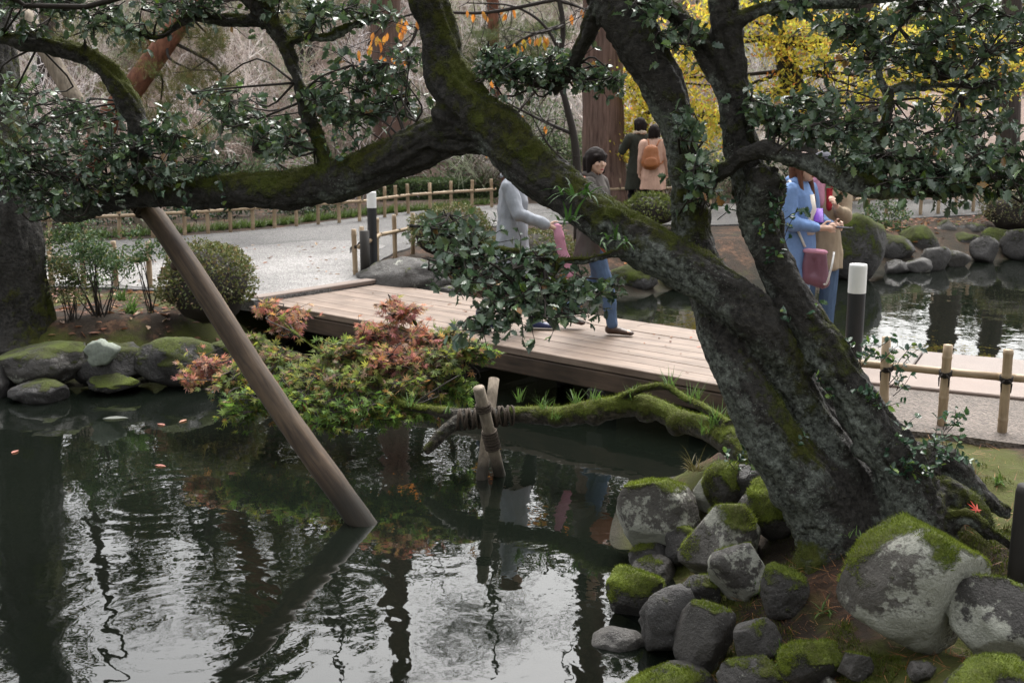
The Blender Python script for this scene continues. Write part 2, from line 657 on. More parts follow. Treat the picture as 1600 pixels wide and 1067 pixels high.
m_wood('pole_wood', (0.030, 0.022, 0.016), (0.135, 0.092, 0.058), (9, 9, 0.9), 0.65, (0.38, 0.34, 0.36), 0.95, 0.7, False, 0.34)
m_wood('stake_wood', (0.10, 0.08, 0.06), (0.30, 0.25, 0.19), (9, 9, 1.0), 0.8, (0.45, 0.42, 0.4), 0.8, 0.6, False, 0.2)
m_wood('bamboo', (0.23, 0.165, 0.105), (0.47, 0.36, 0.235), (7, 7, 1.0), 0.5, (0.5, 0.42, 0.34), 0.75, 0.15)
m_wood('cedar_bark', (0.045, 0.024, 0.018), (0.20, 0.125, 0.10), (7.0, 7.0, 0.45), 0.95, (0.75, 0.85, 0.85), 0.6, 1.0, True)
m_wood('pine_bark', (0.08, 0.03, 0.018), (0.26, 0.115, 0.07), (6, 6, 2.0), 0.9, (0.5, 0.5, 0.5), 0.6, 1.0, True)
m_wood('sign_wood', (0.20, 0.13, 0.07), (0.34, 0.24, 0.14), (6, 6, 1), 0.8)
m_plain('tag_white', (0.62, 0.60, 0.58), 0.6, 0.05, 20, 0.0)
m_plain('tag_red', (0.40, 0.03, 0.03), 0.6, 0.05, 20, 0.0)
m_plain('tag_ink', (0.08, 0.08, 0.09), 0.6, 0.05, 20, 0.0)


def m_slab():
    t = NT('slab_stone')
    co = t.geo_co()
    oi = t.n('ObjectInfo').outputs['Random']
    n = t.noise(co, 120.0, 3, 0.7)
    b = t.noise(co, 3.5, 4)
    c = t.mix(oi, (0.175, 0.128, 0.104), (0.145, 0.125, 0.113))
    c = t.mix(0.6, c, t.mix(n, (0.55,) * 3, (1.45,) * 3), 'MULTIPLY')
    c = t.mix(0.7, c, t.mix(b, (0.65,) * 3, (1.3,) * 3), 'MULTIPLY')
    return t.done(t.bsdf(c, 0.6, t.bump(n, 0.4, 0.004), 0.35))


def m_gravel(name, a, b2, scale):
    t = NT(name)
    co = t.geo_co()
    vo = t.n('TexVoronoi', Vector=co, Scale=scale)
    hue = t.n('SeparateColor', Color=vo.outputs['Color']).outputs[0]
    big = t.noise(co, 0.55, 4, 0.6)
    c = t.mix(t.ramp(big, [(0.38, 0), (0.6, 1)]), a, b2)
    c = t.mix(0.75, c, t.mix(hue, (0.45,) * 3, (1.55,) * 3), 'MULTIPLY')
    c = t.mix(0.5, c, t.mix(t.noise(co, 6.0, 4), (0.7,) * 3, (1.25,) * 3), 'MULTIPLY')
    return t.done(t.bsdf(c, 0.75, t.bump(vo.outputs['Distance'], 0.8, 0.012), 0.3))


def m_ground():
    t = NT('ground')
    co = t.geo_co()
    rk = t.n('Attribute', _attribute_name='rk').outputs['Color']
    sp = t.n('SeparateColor', Color=rk)
    n1 = t.noise(co, 1.6, 6, 0.62)
    n2 = t.noise(co, 26.0, 5, 0.7)
    n3 = t.noise(co, 110.0, 3, 0.7)
    soil = t.mix(n2, (0.012, 0.009, 0.007), (0.050, 0.037, 0.026))
    litter = t.mix(t.n('SeparateColor', Color=t.n('TexVoronoi', Vector=co, Scale=26.0).outputs['Color']).outputs[0], (0.03, 0.018, 0.012), (0.13, 0.07, 0.042))
    soil = t.mix(t.ramp(t.noise(co, 3.1, 5, 0.7), [(0.48, 0), (0.6, 0.85)]), soil, litter)
    moss = t.mix(n3, (0.018, 0.025, 0.005), (0.095, 0.105, 0.020))
    moss = t.mix(t.ramp(n2, [(0.35, 0.75), (0.6, 0)]), moss, (0.055, 0.05, 0.018))
    mf = t.ramp(t.math('ADD', sp.outputs[0], t.math('MULTIPLY', t.math('SUBTRACT', n1, 0.5), 1.6)), [(0.42, 0), (0.6, 1)])
    c = t.mix(mf, soil, moss)
    # leaf-covered slope
    hill = t.mix(t.noise(co, 2.2, 6, 0.7), (0.05, 0.04, 0.032), (0.30, 0.215, 0.18))
    c = t.mix(sp.outputs[1], c, t.mix(0.5, hill, t.mix(n2, (0.6,) * 3, (1.4,) * 3), 'MULTIPLY'))
    # pond bed
    bed = t.mix(t.noise(co, 4.0, 5), (0.012, 0.012, 0.008), (0.040, 0.035, 0.024))
    c = t.mix(sp.outputs[2], c, bed)
    h = t.math('ADD', n2, t.math('MULTIPLY', n3, 0.5))
    return t.done(t.bsdf(c, 0.92, t.bump(h, 0.8, 0.02), 0.2))


def m_water():
    t = NT('water')
    co = t.geo_co()
    mp = t.n('Mapping', Vector=co, Scale=(1.0, 1.0, 1.0))
    a = t.noise(mp.outputs[0], 2.1, 3, 0.5, 0.4)
    b = t.noise(mp.outputs[0], 9.0, 2, 0.5, 0.3)
    h = t.math('ADD', t.math('MULTIPLY', a, 1.0), t.math('MULTIPLY', b, 0.13))
    for (u, v, sc, rad, amp) in RINGS:
        p = gz(u, v, 0)
        m2 = t.n('VectorMath', _operation='SUBTRACT')
        t.put(m2.inputs[0], co)
        m2.inputs[1].default_value = tuple(p)
        ln = t.n('VectorMath', _operation='LENGTH')
        t.put(ln.inputs[0], m2.outputs[0])
        d = ln.outputs['Value']
        w = t.math('SINE', t.math('ADD', t.math('MULTIPLY', d, sc), t.math('MULTIPLY', a, 2.5)))
        f = t.ramp(t.math('DIVIDE', d, rad), [(0.12, 0), (0.4, 1), (1.0, 0)])
        h = t.math('ADD', h, t.math('MULTIPLY', t.math('MULTIPLY', w, f), amp))
    nrm = t.bump(h, 1.0, 0.0042)
    gl = t.n('BsdfGlossy', Color=(1, 1, 1), Roughness=0.015, Normal=nrm)
    tr = t.n('BsdfTransparent', Color=(0.5, 0.53, 0.42))
    df = t.n('BsdfDiffuse', Color=(0.0065, 0.009, 0.0065))
    body = t.n('MixShader')
    body.inputs[0].default_value = 0.62
    t.t.links.new(tr.outputs[0], body.inputs[1])
    t.t.links.new(df.outputs[0], body.inputs[2])
    fr = t.n('Fresnel', IOR=1.55, Normal=nrm)
    mx = t.n('MixShader')
    t.t.links.new(fr.outputs[0], mx.inputs[0])
    t.t.links.new(body.outputs[0], mx.inputs[1])
    t.t.links.new(gl.outputs[0], mx.inputs[2])
    return t.done(mx.outputs[0])


RINGS = [(300, 985, 42.0, 1.15, 0.07), (255, 775, 42.0, 0.8, 0.07), (520, 925, 48.0, 0.6, 0.07)]
m_slab()
m_gravel('gravel_grey', (0.082, 0.079, 0.077), (0.135, 0.13, 0.125), 60.0)
m_gravel('gravel_pale', (0.135, 0.130, 0.125), (0.245, 0.235, 0.225), 60.0)
m_gravel('gravel_brown', (0.082, 0.067, 0.056), (0.12, 0.098, 0.083), 60.0)
m_ground()
m_water()
M = MATS

# ------------------------------------------------------------------ the setting: ground, water, paths
DECK = 0.45
NL = np.array([-2.53, 11.96])
E2 = unit(np.array([4.02, -3.52]))
N2 = np.array([-E2[1], E2[0]])
BW, BL = 1.66, 5.9


def br(a, b, z=DECK):
    p = NL + E2 * a + N2 * b
    return np.array([p[0], p[1], z])


shore = [gz(u, v, 0)[:2] for u, v in [(0, 606), (100, 602), (200, 597), (300, 588), (370, 572), (420, 548), (455, 525)]]
shore += [br(-0.1, 0.2)[:2], br(-0.1, 1.5)[:2]]
shore += [gz(u, v, 0)[:2] for u, v in [(700, 476), (780, 474), (880, 468), (960, 461), (1000, 463), (1060, 448), (1150, 438), (1250, 432), (1330, 424), (1440, 420), (1500, 406), (1600, 402), (1760, 398), (1950, 394)]]
shore += [np.array(p) for p in [(15.0, 12.5), (9.0, 8.4), (6.5, 8.3)]]
shore += [gz(u, v, 0.45)[:2] for u, v in [(1640, 566), (1600, 562), (1345, 540)]]
shore += [br(5.75, 1.8)[:2], br(5.6, -0.15)[:2]]
shore += [gz(u, v, 0)[:2] for u, v in [(1165, 712), (1110, 742), (1050, 752), (990, 764), (975, 815), (962, 880), (955, 935), (975, 985), (990, 1030), (965, 1085), (930, 1200)]]
shore += [np.array(p) for p in [(0.1, 3.6), (-1.5, 3.0), (-4, 2.8), (-8, 3.2), (-12, 5.5), (-12, 9.4), (-7.0, 9.9), (-5.5, 10.1)]]
shore = np.array(shore)


def pond_sd(x, y):
    """signed distance to the shore, negative over water"""
    P = np.stack([x.ravel(), y.ravel()], -1)
    A, B = shore, np.roll(shore, -1, 0)
    d = np.full(len(P), 1e9)
    ins = np.zeros(len(P), bool)
    for a, b in zip(A, B):
        ab = b - a
        t = np.clip(((P - a) @ ab) / (ab @ ab), 0, 1)
        d = np.minimum(d, np.linalg.norm(P - a - t[:, None] * ab, axis=1))
        c = (a[1] > P[:, 1]) != (b[1] > P[:, 1])
        with np.errstate(divide='ignore', invalid='ignore'):
            xx = (b[0] - a[0]) * (P[:, 1] - a[1]) / (b[1] - a[1]) + a[0]
        ins ^= c & (P[:, 0] < xx)
    return np.where(ins, -d, d).reshape(x.shape)


def ground_h(x, y):
    x, y = np.asarray(x, float), np.asarray(y, float)
    d = pond_sd(x, y)
    P = np.stack([x, y, np.zeros_like(x)], -1)
    n = fbm(P * 1.3, 4, 3)
    n2 = fbm(P * 5.0, 3, 9)
    nb = sstep(6.6, 5.8, y) * sstep(3.0, 2.2, x) * sstep(-0.5, 0.3, x)
    w = sstep(0.0, 0.75 + 0.55 * nb, d + 0.10 * n)
    near = sstep(7.4, 6.2, y) * sstep(0.6, 1.2, x)
    z = 0.02 - 0.09 * nb + (0.44 - 0.02 * near - 0.0 * nb) * w + (0.02 * n + 0.012 * n2) * w * sstep(14, 11, y)
    z = z + near * w * 0.02 * n2 + nb * w * (0.05 * n2 + 0.05 * n)
    z = z + 0.12 * np.exp(-((x - 1.9) ** 2 + (y - 5.75) ** 2) / 0.5) * w
    z = z + 0.17 * np.exp(-((x - 1.42) ** 2 / 0.10 + (y - 5.0) ** 2 / 0.22)) * sstep(0.25, 0.7, d)
    z = z + sstep(4.2, 2.0, y) * 0.45 * w
    z = z - 0.045 * sstep(6.75, 7.0, y) * sstep(1.6, 1.9, x) * sstep(11, 10.5, y) * w
    bed = -0.06 - 0.55 * sstep(0.0, 1.6, -d) + 0.05 * n
    z = np.where(d > 0, z, np.maximum(bed, -0.6) * sstep(0, 0.25, -d) + (0.02 - 0.09 * nb) * (1 - sstep(0, 0.25, -d)))
    # rising wooded slope behind the far path
    az = x / np.maximum(y, 1.0)
    k = 1.0 - 0.55 * sstep(0.13, 0.30, az)
    hh = np.clip((y - 24.0) * 0.34, 0, None)
    hh = 8.6 * (1 - np.exp(-hh / 5.5)) * k
    fl = sstep(70, 130, y)
    return z + hh * (1 - fl) * (1 + 0.10 * n) + 5.0 * fl * k


def grid_axis(a, b, fa, fb, fine, coarse):
    c = [np.arange(fa, fb + 1e-6, fine)]
    lo, hi, st = fa, fb, fine
    L, Hh = [], []
    while lo > a:
        st = min(st * 1.22, coarse)
        lo -= st
        L.append(lo)
    st = fine
    while hi < b:
        st = min(st * 1.22, coarse)
        hi += st
        Hh.append(hi)
    return np.concatenate([L[::-1], c[0], Hh])


gx = grid_axis(-260, 260, -5.5, 5.2, 0.055, 12)
gy = grid_axis(-60, 420, 4.0, 13.5, 0.055, 12)
GX, GY = np.meshgrid(gx, gy)
GZ = ground_h(GX, GY)
GD = pond_sd(GX, GY)
V = np.stack([GX, GY, GZ], -1).reshape(-1, 3)
ny, nx = GX.shape
ii = (np.arange(ny - 1)[:, None] * nx + np.arange(nx - 1)[None, :])
Q = np.stack([ii, ii + 1, ii + nx + 1, ii + nx], -1).reshape(-1, 4)
mossy = 0.42 + 0.30 * sstep(0.9, 0.1, GD) + 0.35 * fbm(V * 0.9, 3, 21).reshape(GD.shape)
mossy += 0.35 * np.exp(-((GX - 3.0) ** 2 / 0.9 + (GY - 6.2) ** 2 / 0.5))
mossy += 0.14 * sstep(6.8, 6.0, GY) * sstep(2.6, 1.8, GX)
mossy += 0.10 * sstep(9.0, 9.6, GY) * sstep(12.6, 12.0, GY) * sstep(-1.6, -2.2, GX)
hillm = sstep(22.5, 25, GY)
mossy -= 0.40 * sstep(13.5, 15, GY)
bedm = sstep(0.14, -0.05, GD)
me = mk_mesh('ground', V, Q, None, np.stack([mossy, hillm, bedm], -1).reshape(-1, 3), True, 'rk')
tag(obj('ground', me, M['ground']), kind='structure')

mb = MB()
mb.add([[-14, 2.6, 0], [17, 2.6, 0], [17, 21, 0], [-14, 21, 0]], [[0, 1, 2, 3]])
tag(obj('pond_water', mb.mesh('pond_water', smooth=False), M['water']), kind='structure')


def sheet(name, poly, z, mat, jitter=0.0, sub=1):
    """flat sheet with its rim turned down into the ground"""
    P = np.array([[p[0], p[1]] for p in poly], float)
    if sub > 1:
        Q2 = []
        for a, b in zip(P, np.roll(P, -1, 0)):
            for k in range(sub):
                Q2.append(a + (b - a) * k / sub)
        P = np.array(Q2)
    if jitter:
        P = P + jitter * np.stack([fbm(np.c_[P * 2.1, np.zeros(len(P))], 3, 5), fbm(np.c_[P * 2.1, np.ones(len(P)) * 7], 3, 5)], -1)
    bm = bmesh.new()
    vs = [bm.verts.new((p[0], p[1], z)) for p in P]
    lo = [bm.verts.new((p[0], p[1], z - 0.12)) for p in P]
    bm.faces.new(vs)
    n = len(vs)
    for k in range(n):
        bm.faces.new((vs[k], lo[k], lo[(k + 1) % n], vs[(k + 1) % n]))
    bmesh.ops.triangulate(bm, faces=bm.faces[:])
    bmesh.ops.recalc_face_normals(bm, faces=bm.faces[:])
    me = bpy.data.meshes.new(name)
    bm.to_mesh(me)
    bm.free()
    return tag(obj(name, me, mat), kind='structure')


PZ = 0.485
far_edge = [(-320, 398), (-100, 385), (80, 381), (250, 371), (420, 358), (560, 340), (700, 325), (860, 316), (1100, 312), (1340, 306), (1600, 300), (1900, 296)]
near_edge = [(1900, 324), (1600, 330), (1340, 346), (1100, 352), (900, 348), (800, 350), (720, 360), (650, 384), (600, 402), (566, 428), (556, 438)]
poly = [gz(u, v, PZ) for u, v in far_edge + near_edge] + [br(0.0, 1.66), br(-0.02, -0.12)] + [gz(u, v, PZ) for u, v in [(330, 456), (250, 452), (150, 450), (75, 446), (-60, 446), (-320, 446)]]
sheet('gravel_path', poly, PZ, M['gravel_grey'], 0.10, 6)
poly2 = [gz(u, v, PZ) for u, v in [(-250, 436), (-60, 430), (120, 424), (280, 402), (400, 384), (500, 376), (572, 378), (600, 385), (585, 405), (562, 430)]] + [br(-0.12, 1.60), br(-0.14, -0.02)] + [gz(u, v, PZ) for u, v in [(330, 454), (250, 449), (150, 446), (75, 443), (-60, 442), (-250, 443)]]
sheet('pale_gravel_path', poly2, PZ + 0.006, M['gravel_pale'], 0.12, 6)
# landing right of the trunk: slabs along the water, gravel towards the fence
LF = unit(np.array([0.90, -0.44]))
LG = np.array([LF[1], -LF[0]])
L0 = gz(1345, 540, 0.47)[:2]


def ld(f, g, z):
    p = L0 + LF * f + LG * g
    return np.array([p[0], p[1], z])


near_pts = [gz(u, v, 0.46) for u, v in [(1290, 664), (1400, 668), (1480, 676), (1560, 687), (1640, 697), (1800, 712)]]
sheet('gravel_landing', [ld(0.1, 1.30, 0), br(5.93, 0.1)] + near_pts + [ld(6.0, 2.4, 0), ld(6.0, 1.30, 0)], 0.452, M['gravel_brown'], 0.03, 5)
land = bpy.data.objects.new('stone_landing', None)
COL.objects.link(land)
tag(land, kind='structure')
for r, (g0, W) in enumerate(((0.0, 0.66), (0.66, 0.66))):
    f = -0.45 + 0.5 * r
    for k, L in enumerate(((0.95, 1.15, 0.8, 1.1, 0.9, 1.2), (1.3, 0.9, 1.1, 0.8, 1.2, 0.9))[r]):
        bmx = MB()
        bmx.box((0, 0, 0), (L - 0.014, W - 0.014, 0.16), None, 0.008)
        o = obj('paving_slab', bmx.mesh('paving_slab', smooth=False), M['slab_stone'], land)
        o.location = Vector(ld(f + L / 2, g0 + W / 2, 0.392 + 0.004 * ((k * 3 + r) % 3)))
        o.rotation_euler = (0, 0, math.atan2(LF[1], LF[0]))
        f += L

# kerb board where the path meets the deck
# ------------------------------------------------------------------ bridge
base = br(BL / 2, BW / 2, 0)
bridge = thing('footbridge', 'low flat wooden plank footbridge crossing the pond', 'bridge', base)
brz = math.atan2(E2[1], E2[0])
bridge.rotation_euler = (0, 0, brz)


def blocal(a, b, z):
    return (a - BL / 2, b - BW / 2, z)


pw = BW / 8
segs = [(0.0, 3.05), (3.05, 5.9)]
pm = {}
for k in range(8):
    cut = 3.05 + (0.0 if k < 2 else (0.55 if k % 2 else -0.35))
    for (s0, s1) in ((0.0, cut), (cut, BL)):
        L = s1 - s0 - 0.006
        key = round(L, 2)
        if key not in pm:
            x = MB()
            x.box((0, 0, 0), (L, pw - 0.0025, 0.06), None, 0.006)
            pm[key] = x.mesh('plank', smooth=False)
        o = obj('plank', pm[key], M['deck_wood'], bridge, blocal((s0 + s1) / 2, pw * (k + 0.5), DECK - 0.03 + 0.003 * random.uniform(-1, 1)))
for b in (0.10, BW - 0.10, BW / 2):
    x = MB()
    x.box((0, 0, 0), (BL - 0.1, 0.14, 0.15), None, 0.01)
    obj('beam', x.mesh('beam', smooth=False), M['beam_wood'], bridge, blocal(BL / 2, b + (0.0 if b > 0.2 else -0.03), DECK - 0.065 - 0.08))
for a in (2.72, 4.25):
    x = MB()
    x.box((0, 0, 0), (0.16, BW + 0.05, 0.13), None, 0.01)
    obj('cross_beam', x.mesh('cross_beam', smooth=False), M['dark_post_wood'], bridge, blocal(a, BW / 2, 0.17))
    for b in (0.14, BW - 0.14):
        x = MB()
        x.tube([(0, 0, -0.75), (0, 0, 0), (0, 0, 0.11)], [0.085, 0.082, 0.08], 14, 0, 0.05, int(a * 7 + b * 3))
        obj('pier_post', x.mesh('pier_post'), M['dark_post_wood'], bridge, blocal(a, b, 0.0))
x = MB()
x.box((0, 0, 0), (0.14, BW + 0.1, 0.05), None, 0.008)
obj('threshold_board', x.mesh('threshold_board', smooth=False), M['slab_stone'], bridge, blocal(-0.08, BW / 2, DECK + 0.03))

# ------------------------------------------------------------------ bamboo fences
FENCE_H, RAIL_H = 0.52, 0.33


def bamboo_tube(L, r, nodes, seed):
    z, rr = [], []
    for q in sorted(nodes):
        for dz, k in ((-0.022, 1.0), (-0.006, 1.07), (0.0, 1.12), (0.006, 1.04), (0.022, 1.0)):
            z.append(q + dz)
            rr.append(r * k)
    z = [0.0] + z + [L]
    rr = [r] + rr + [r * 0.97]
    m = MB()
    m.tube([(0.002 * math.sin(q * 5 + seed), 0, q) for q in z], rr, 12)
    return m


POSTS = []
for k in range(4):
    POSTS.append(bamboo_tube(FENCE_H + 0.14, 0.029, [0.14 + q for q in ([0.05, 0.27, 0.46], [0.12, 0.33], [0.18, 0.44], [0.08, 0.36, 0.5])[k]], k).mesh('post'))
RAILM = {}


def tie_mesh():
    m = MB()
    for dz in (-0.012, 0.0, 0.012):
        th = np.linspace(0, 2 * np.pi, 9)
        m.tube(np.stack([0.036 * np.cos(th), 0.058 * np.sin(th) + 0.022, np.full(9, dz) + 0.01 * np.sin(th)], -1), 0.006, 5, cap=False)
    for sx in (-1, 1):
        m.tube([(sx * 0.01, -0.036, 0), (sx * 0.03, -0.05, -0.02), (sx * 0.028, -0.052, -0.075)], [0.006, 0.006, 0.003], 5)
    return m.mesh('rope_tie')


TIE = tie_mesh()


def fence(name, label, pts, zbase, spacing=0.37, flip=1, rail_r=0.025, group='low bamboo fences', ties=True, h=1.0):
    P = np.array([[p[0], p[1]] for p in pts], float)
    t = thing(name, label, 'fence', (*P[0], zbase), 0, group)
    o0 = np.array([*P[0], zbase])
    n = 0
    for a, b in zip(P[:-1], P[1:]):
        L = np.linalg.norm(b - a)
        e = (b - a) / L
        q = np.array([-e[1], e[0]]) * flip
        ang = math.atan2(e[1], e[0])
        c = max(1, int(round(L / spacing)))
        for k in range(c + (1 if b is P[-1] or np.allclose(b, P[-1]) else 0)):
            s = L * k / c
            side = 1.0
            p = a + e * s + q * 0.030 * side
            po = obj('post', POSTS[n % 4], M['bamboo'], t, (p[0] - o0[0], p[1] - o0[1], -0.14 + random.uniform(-0.012, 0.012)))
            po.rotation_euler = (random.uniform(-.02, .02), random.uniform(-.02, .02), random.uniform(0, 6))
            po.scale = (1, 1, h)
            if ties:
                to = obj('rope_tie', TIE, M['rope'], t, (p[0] - o0[0], p[1] - o0[1], RAIL_H * h))
                to.rotation_euler = (0, 0, ang + (math.pi if flip > 0 else 0))
            n += 1
        key = round(L, 2)
        x = bamboo_tube(L + 0.10, rail_r, np.arange(0.18, L, 0.31), n)
        r = obj('rail', x.mesh('rail'), M['bamboo'], t)
        pm_ = a - q * 0.026
        r.matrix_local = Matrix.Translation((pm_[0] - o0[0] - e[0] * 0.05, pm_[1] - o0[1] - e[1] * 0.05, RAIL_H * h)) @ Matrix.Rotation(ang, 4, 'Z') @ Matrix.Rotation(math.pi / 2, 4, 'Y')
    return t


fp = gz(1491, 665, 0.45)
fa = np.array([2.10, 7.66])
fb = np.array([4.3, 6.75])
fence('bamboo_fence', 'bamboo rail fence with dark rope ties on the gravel landing right of the tree', [fa, np.array([3.06, 7.20]), fb], 0.46, 0.345, -1, 0.026)
fence('bamboo_fence', 'long bamboo fence along the far side of the grey gravel path', [gz(u, v, PZ) for u, v in [(-120, 388), (80, 379), (290, 367), (430, 356), (564, 346), (640, 334), (770, 324)]], PZ, 0.42, 1)
fence('bamboo_fence', 'short bamboo fence on the left bank beside the small-leaved shrub', [gz(u, v, PZ) for u, v in [(-40, 444), (78, 446), (232, 450)]], PZ - 0.02, 0.42, 1)
fence('bamboo_fence', 'bamboo fence running back from the lamp bollard at the left bridge end', [gz(u, v, PZ) for u, v in [(560, 430), (592, 408), (648, 394)]], PZ, 0.40, 1)
fence('bamboo_fence', 'bamboo fence at the foot of the thick cedar trunk', [gz(u, v, PZ) for u, v in [(815, 327), (900, 325), (1000, 322), (1110, 322)]], PZ, 0.42, 1)
fence('bamboo_fence', 'bamboo fence above the rocky far bank of the right pond', [gz(u, v, PZ) for u, v in [(1180, 350), (1330, 343), (1440, 336), (1600, 326), (1760, 320)]], PZ, 0.42, 1)

# ------------------------------------------------------------------ bollard lamps


def bollard(label, p, h, r):
    t = thing('bollard_lamp', label, 'bollard', p, 0, 'black bollard lamps')
    x = MB()
    x.loft([(0, 0, -0.1, r, r), (0, 0, h * 0.785, r, r), (0, 0, h * 0.79, r * 0.94, r * 0.94)], 28)
    obj('post', x.mesh('post', smooth=False), M['black_paint'], t)
    x = MB()
    x.loft([(0, 0, h * 0.792, r * 1.03, r * 1.03), (0, 0, h * 0.985, r * 1.03, r * 1.03), (0, 0, h, r * 0.97, r * 0.97)], 28)
    obj('lamp_cap', x.mesh('lamp_cap', smooth=False), M['lamp_white'], t)
    x = MB()
    x.loft([(0, 0, -0.02, r * 1.35, r * 1.35), (0, 0, 0.012, r * 1.3, r * 1.3)], 24)
    obj('base_plate', x.mesh('base_plate', smooth=False), M['black_paint'], t)
    for s in range(28):
        pass
    return t


def bollard_fit(label, u, vt, vb, z, wpx):
    p = gz(u, vb, z)
    top = at(u, vt, p[1])
    return bollard(label, p, top[2] - z, pxr(wpx, p[1]))


bollard_fit('black bollard lamp with white cap at the left end of the footbridge', 583, 300, 418, PZ, 14.5)
bollard_fit('large black bollard lamp with white cap right of the leaning tree trunk', 1329, 413, 622, 0.47, 27)
x = MB()
p0 = gz(571, 432, PZ)
x.tube([(0, 0, -0.1), (0, 0, 0.52)], 0.055, 12)
o = obj('dark_post', x.mesh('dark_post'), M['dark_post_wood'], None, p0)
tag(o, 'short charred black wooden post beside the left bollard lamp', 'post')

# ------------------------------------------------------------------ props and stakes
a, b = gz(562, 815, 0.0), at(212, 300, 7.45)
d = unit(b - a)
pole = thing('support_pole', 'long leaning log pole propping up the horizontal limb over the water', 'pole', a)
L = np.linalg.norm(b - a)
x = MB()
s = np.linspace(-0.55, L + 0.05, 60)
x.tube([(0.012 * math.sin(q * 2.3), 0.008 * math.cos(q * 3.1), q) for q in s], np.interp(s, [-0.55, L], [0.081, 0.066]), 26, 0, 0.05, 4)
o = obj('log', x.mesh('log'), M['pole_wood'], pole)
o.rotation_euler = Vector(d).to_track_quat('Z', 'Y').to_euler()
for (zq, th_) in ((0.55, 4.4), (1.05, 5.2), (1.5, 4.0), (1.95, 4.9)):
    x = MB()
    rq = 0.079 - 0.005 * zq
    x.ball((rq * math.cos(th_), rq * math.sin(th_), 0), (.022, .022, .032), 2)
    kn = obj('knot', x.mesh('knot'), M['pole_wood'], o, (0, 0, zq))
x = MB()
for j in range(5):
    th = np.linspace(0, 2 * np.pi, 16)
    x.tube(np.stack([0.076 * np.cos(th), 0.076 * np.sin(th), L - 0.13 + 0.02 * j + 0.008 * np.sin(th + j)], -1), 0.010, 5, cap=False)
obj('rope_tie', x.mesh('rope_tie'), M['brown_rope'], o)

st = thing('stake_prop', 'pair of crossed short wooden stakes lashed with rope under the mossy maple trunk', 'stakes', gz(770, 742, 0))
o0 = np.array(st.location)


def stake(p0, p1, r, seed):
    x = MB()
    pts = [p0 + (p1 - p0) * k for k in np.linspace(0, 1, 10)]
    x.tube(pts, np.linspace(r * 1.05, r * 0.95, 10), 14, 0, 0.07, seed)
    return wpart('stake', x, M['stake_wood'], st)


q0, q1 = at(783, 752, 7.72), at(748, 606, 7.45)
stake(q0 + (q0 - q1) * 0.5, q1, 0.040, 3)
w0, w1 = at(752, 752, 7.62), at(772, 592, 8.05)
stake(w0 + (w0 - w1) * 0.5, w1, 0.040, 8)
for f in (0.40, 0.46, 0.52, 0.80):
    c = q0 + (q1 - q0) * f
    x = MB()
    dd = unit(q1 - q0)
    s1 = unit(np.cross(dd, [0, 1, 0]))
    s2 = np.cross(dd, s1)
    for j in (-0.02, 0.0, 0.02):
        th = np.linspace(0, 2 * np.pi, 14)
        x.tube([c + dd * (j + 0.01 * math.sin(q)) + s1 * 0.047 * math.cos(q) + s2 * 0.050 * math.sin(q) for q in th], 0.008, 6, cap=False)
    wpart('rope_lashing', x, M['brown_rope'], st)

p = gz(1596, 905, 0.42)
p[1] -= 0.0
x = MB()
x.tube([(0, 0, -0.2), (0, 0, 0.1), (0, 0, 0.40), (0.0, 0, 0.43)], [0.06, 0.058, 0.056, 0.05], 16, 0, 0.06, 5)
tag(obj('wooden_post', x.mesh('wooden_post'), M['dark_post_wood'], None, p), 'dark weathered post cut off by the right edge of the picture', 'post')

sg = thing('plaque', 'small blank wooden plaque on the left bank beside the azalea mound', 'sign', gz(267, 452, 0.46))
x = MB()
x.box((0, 0, 0.17), (0.19, 0.018, 0.14), None, 0.004)
obj('board', x.mesh('board', smooth=False), M['sign_wood'], sg)
x = MB()
x.box((0, 0.014, 0.05), (0.025, 0.018, 0.3), None, 0.003)
obj('stem', x.mesh('stem', smooth=False), M['sign_wood'], sg)

# ------------------------------------------------------------------ rocks
def GH(x, y):
    return np.maximum(ground_h(x, y), -0.04)


MOSS_PTS = []      # (point, normal, length) where moss fibres grow


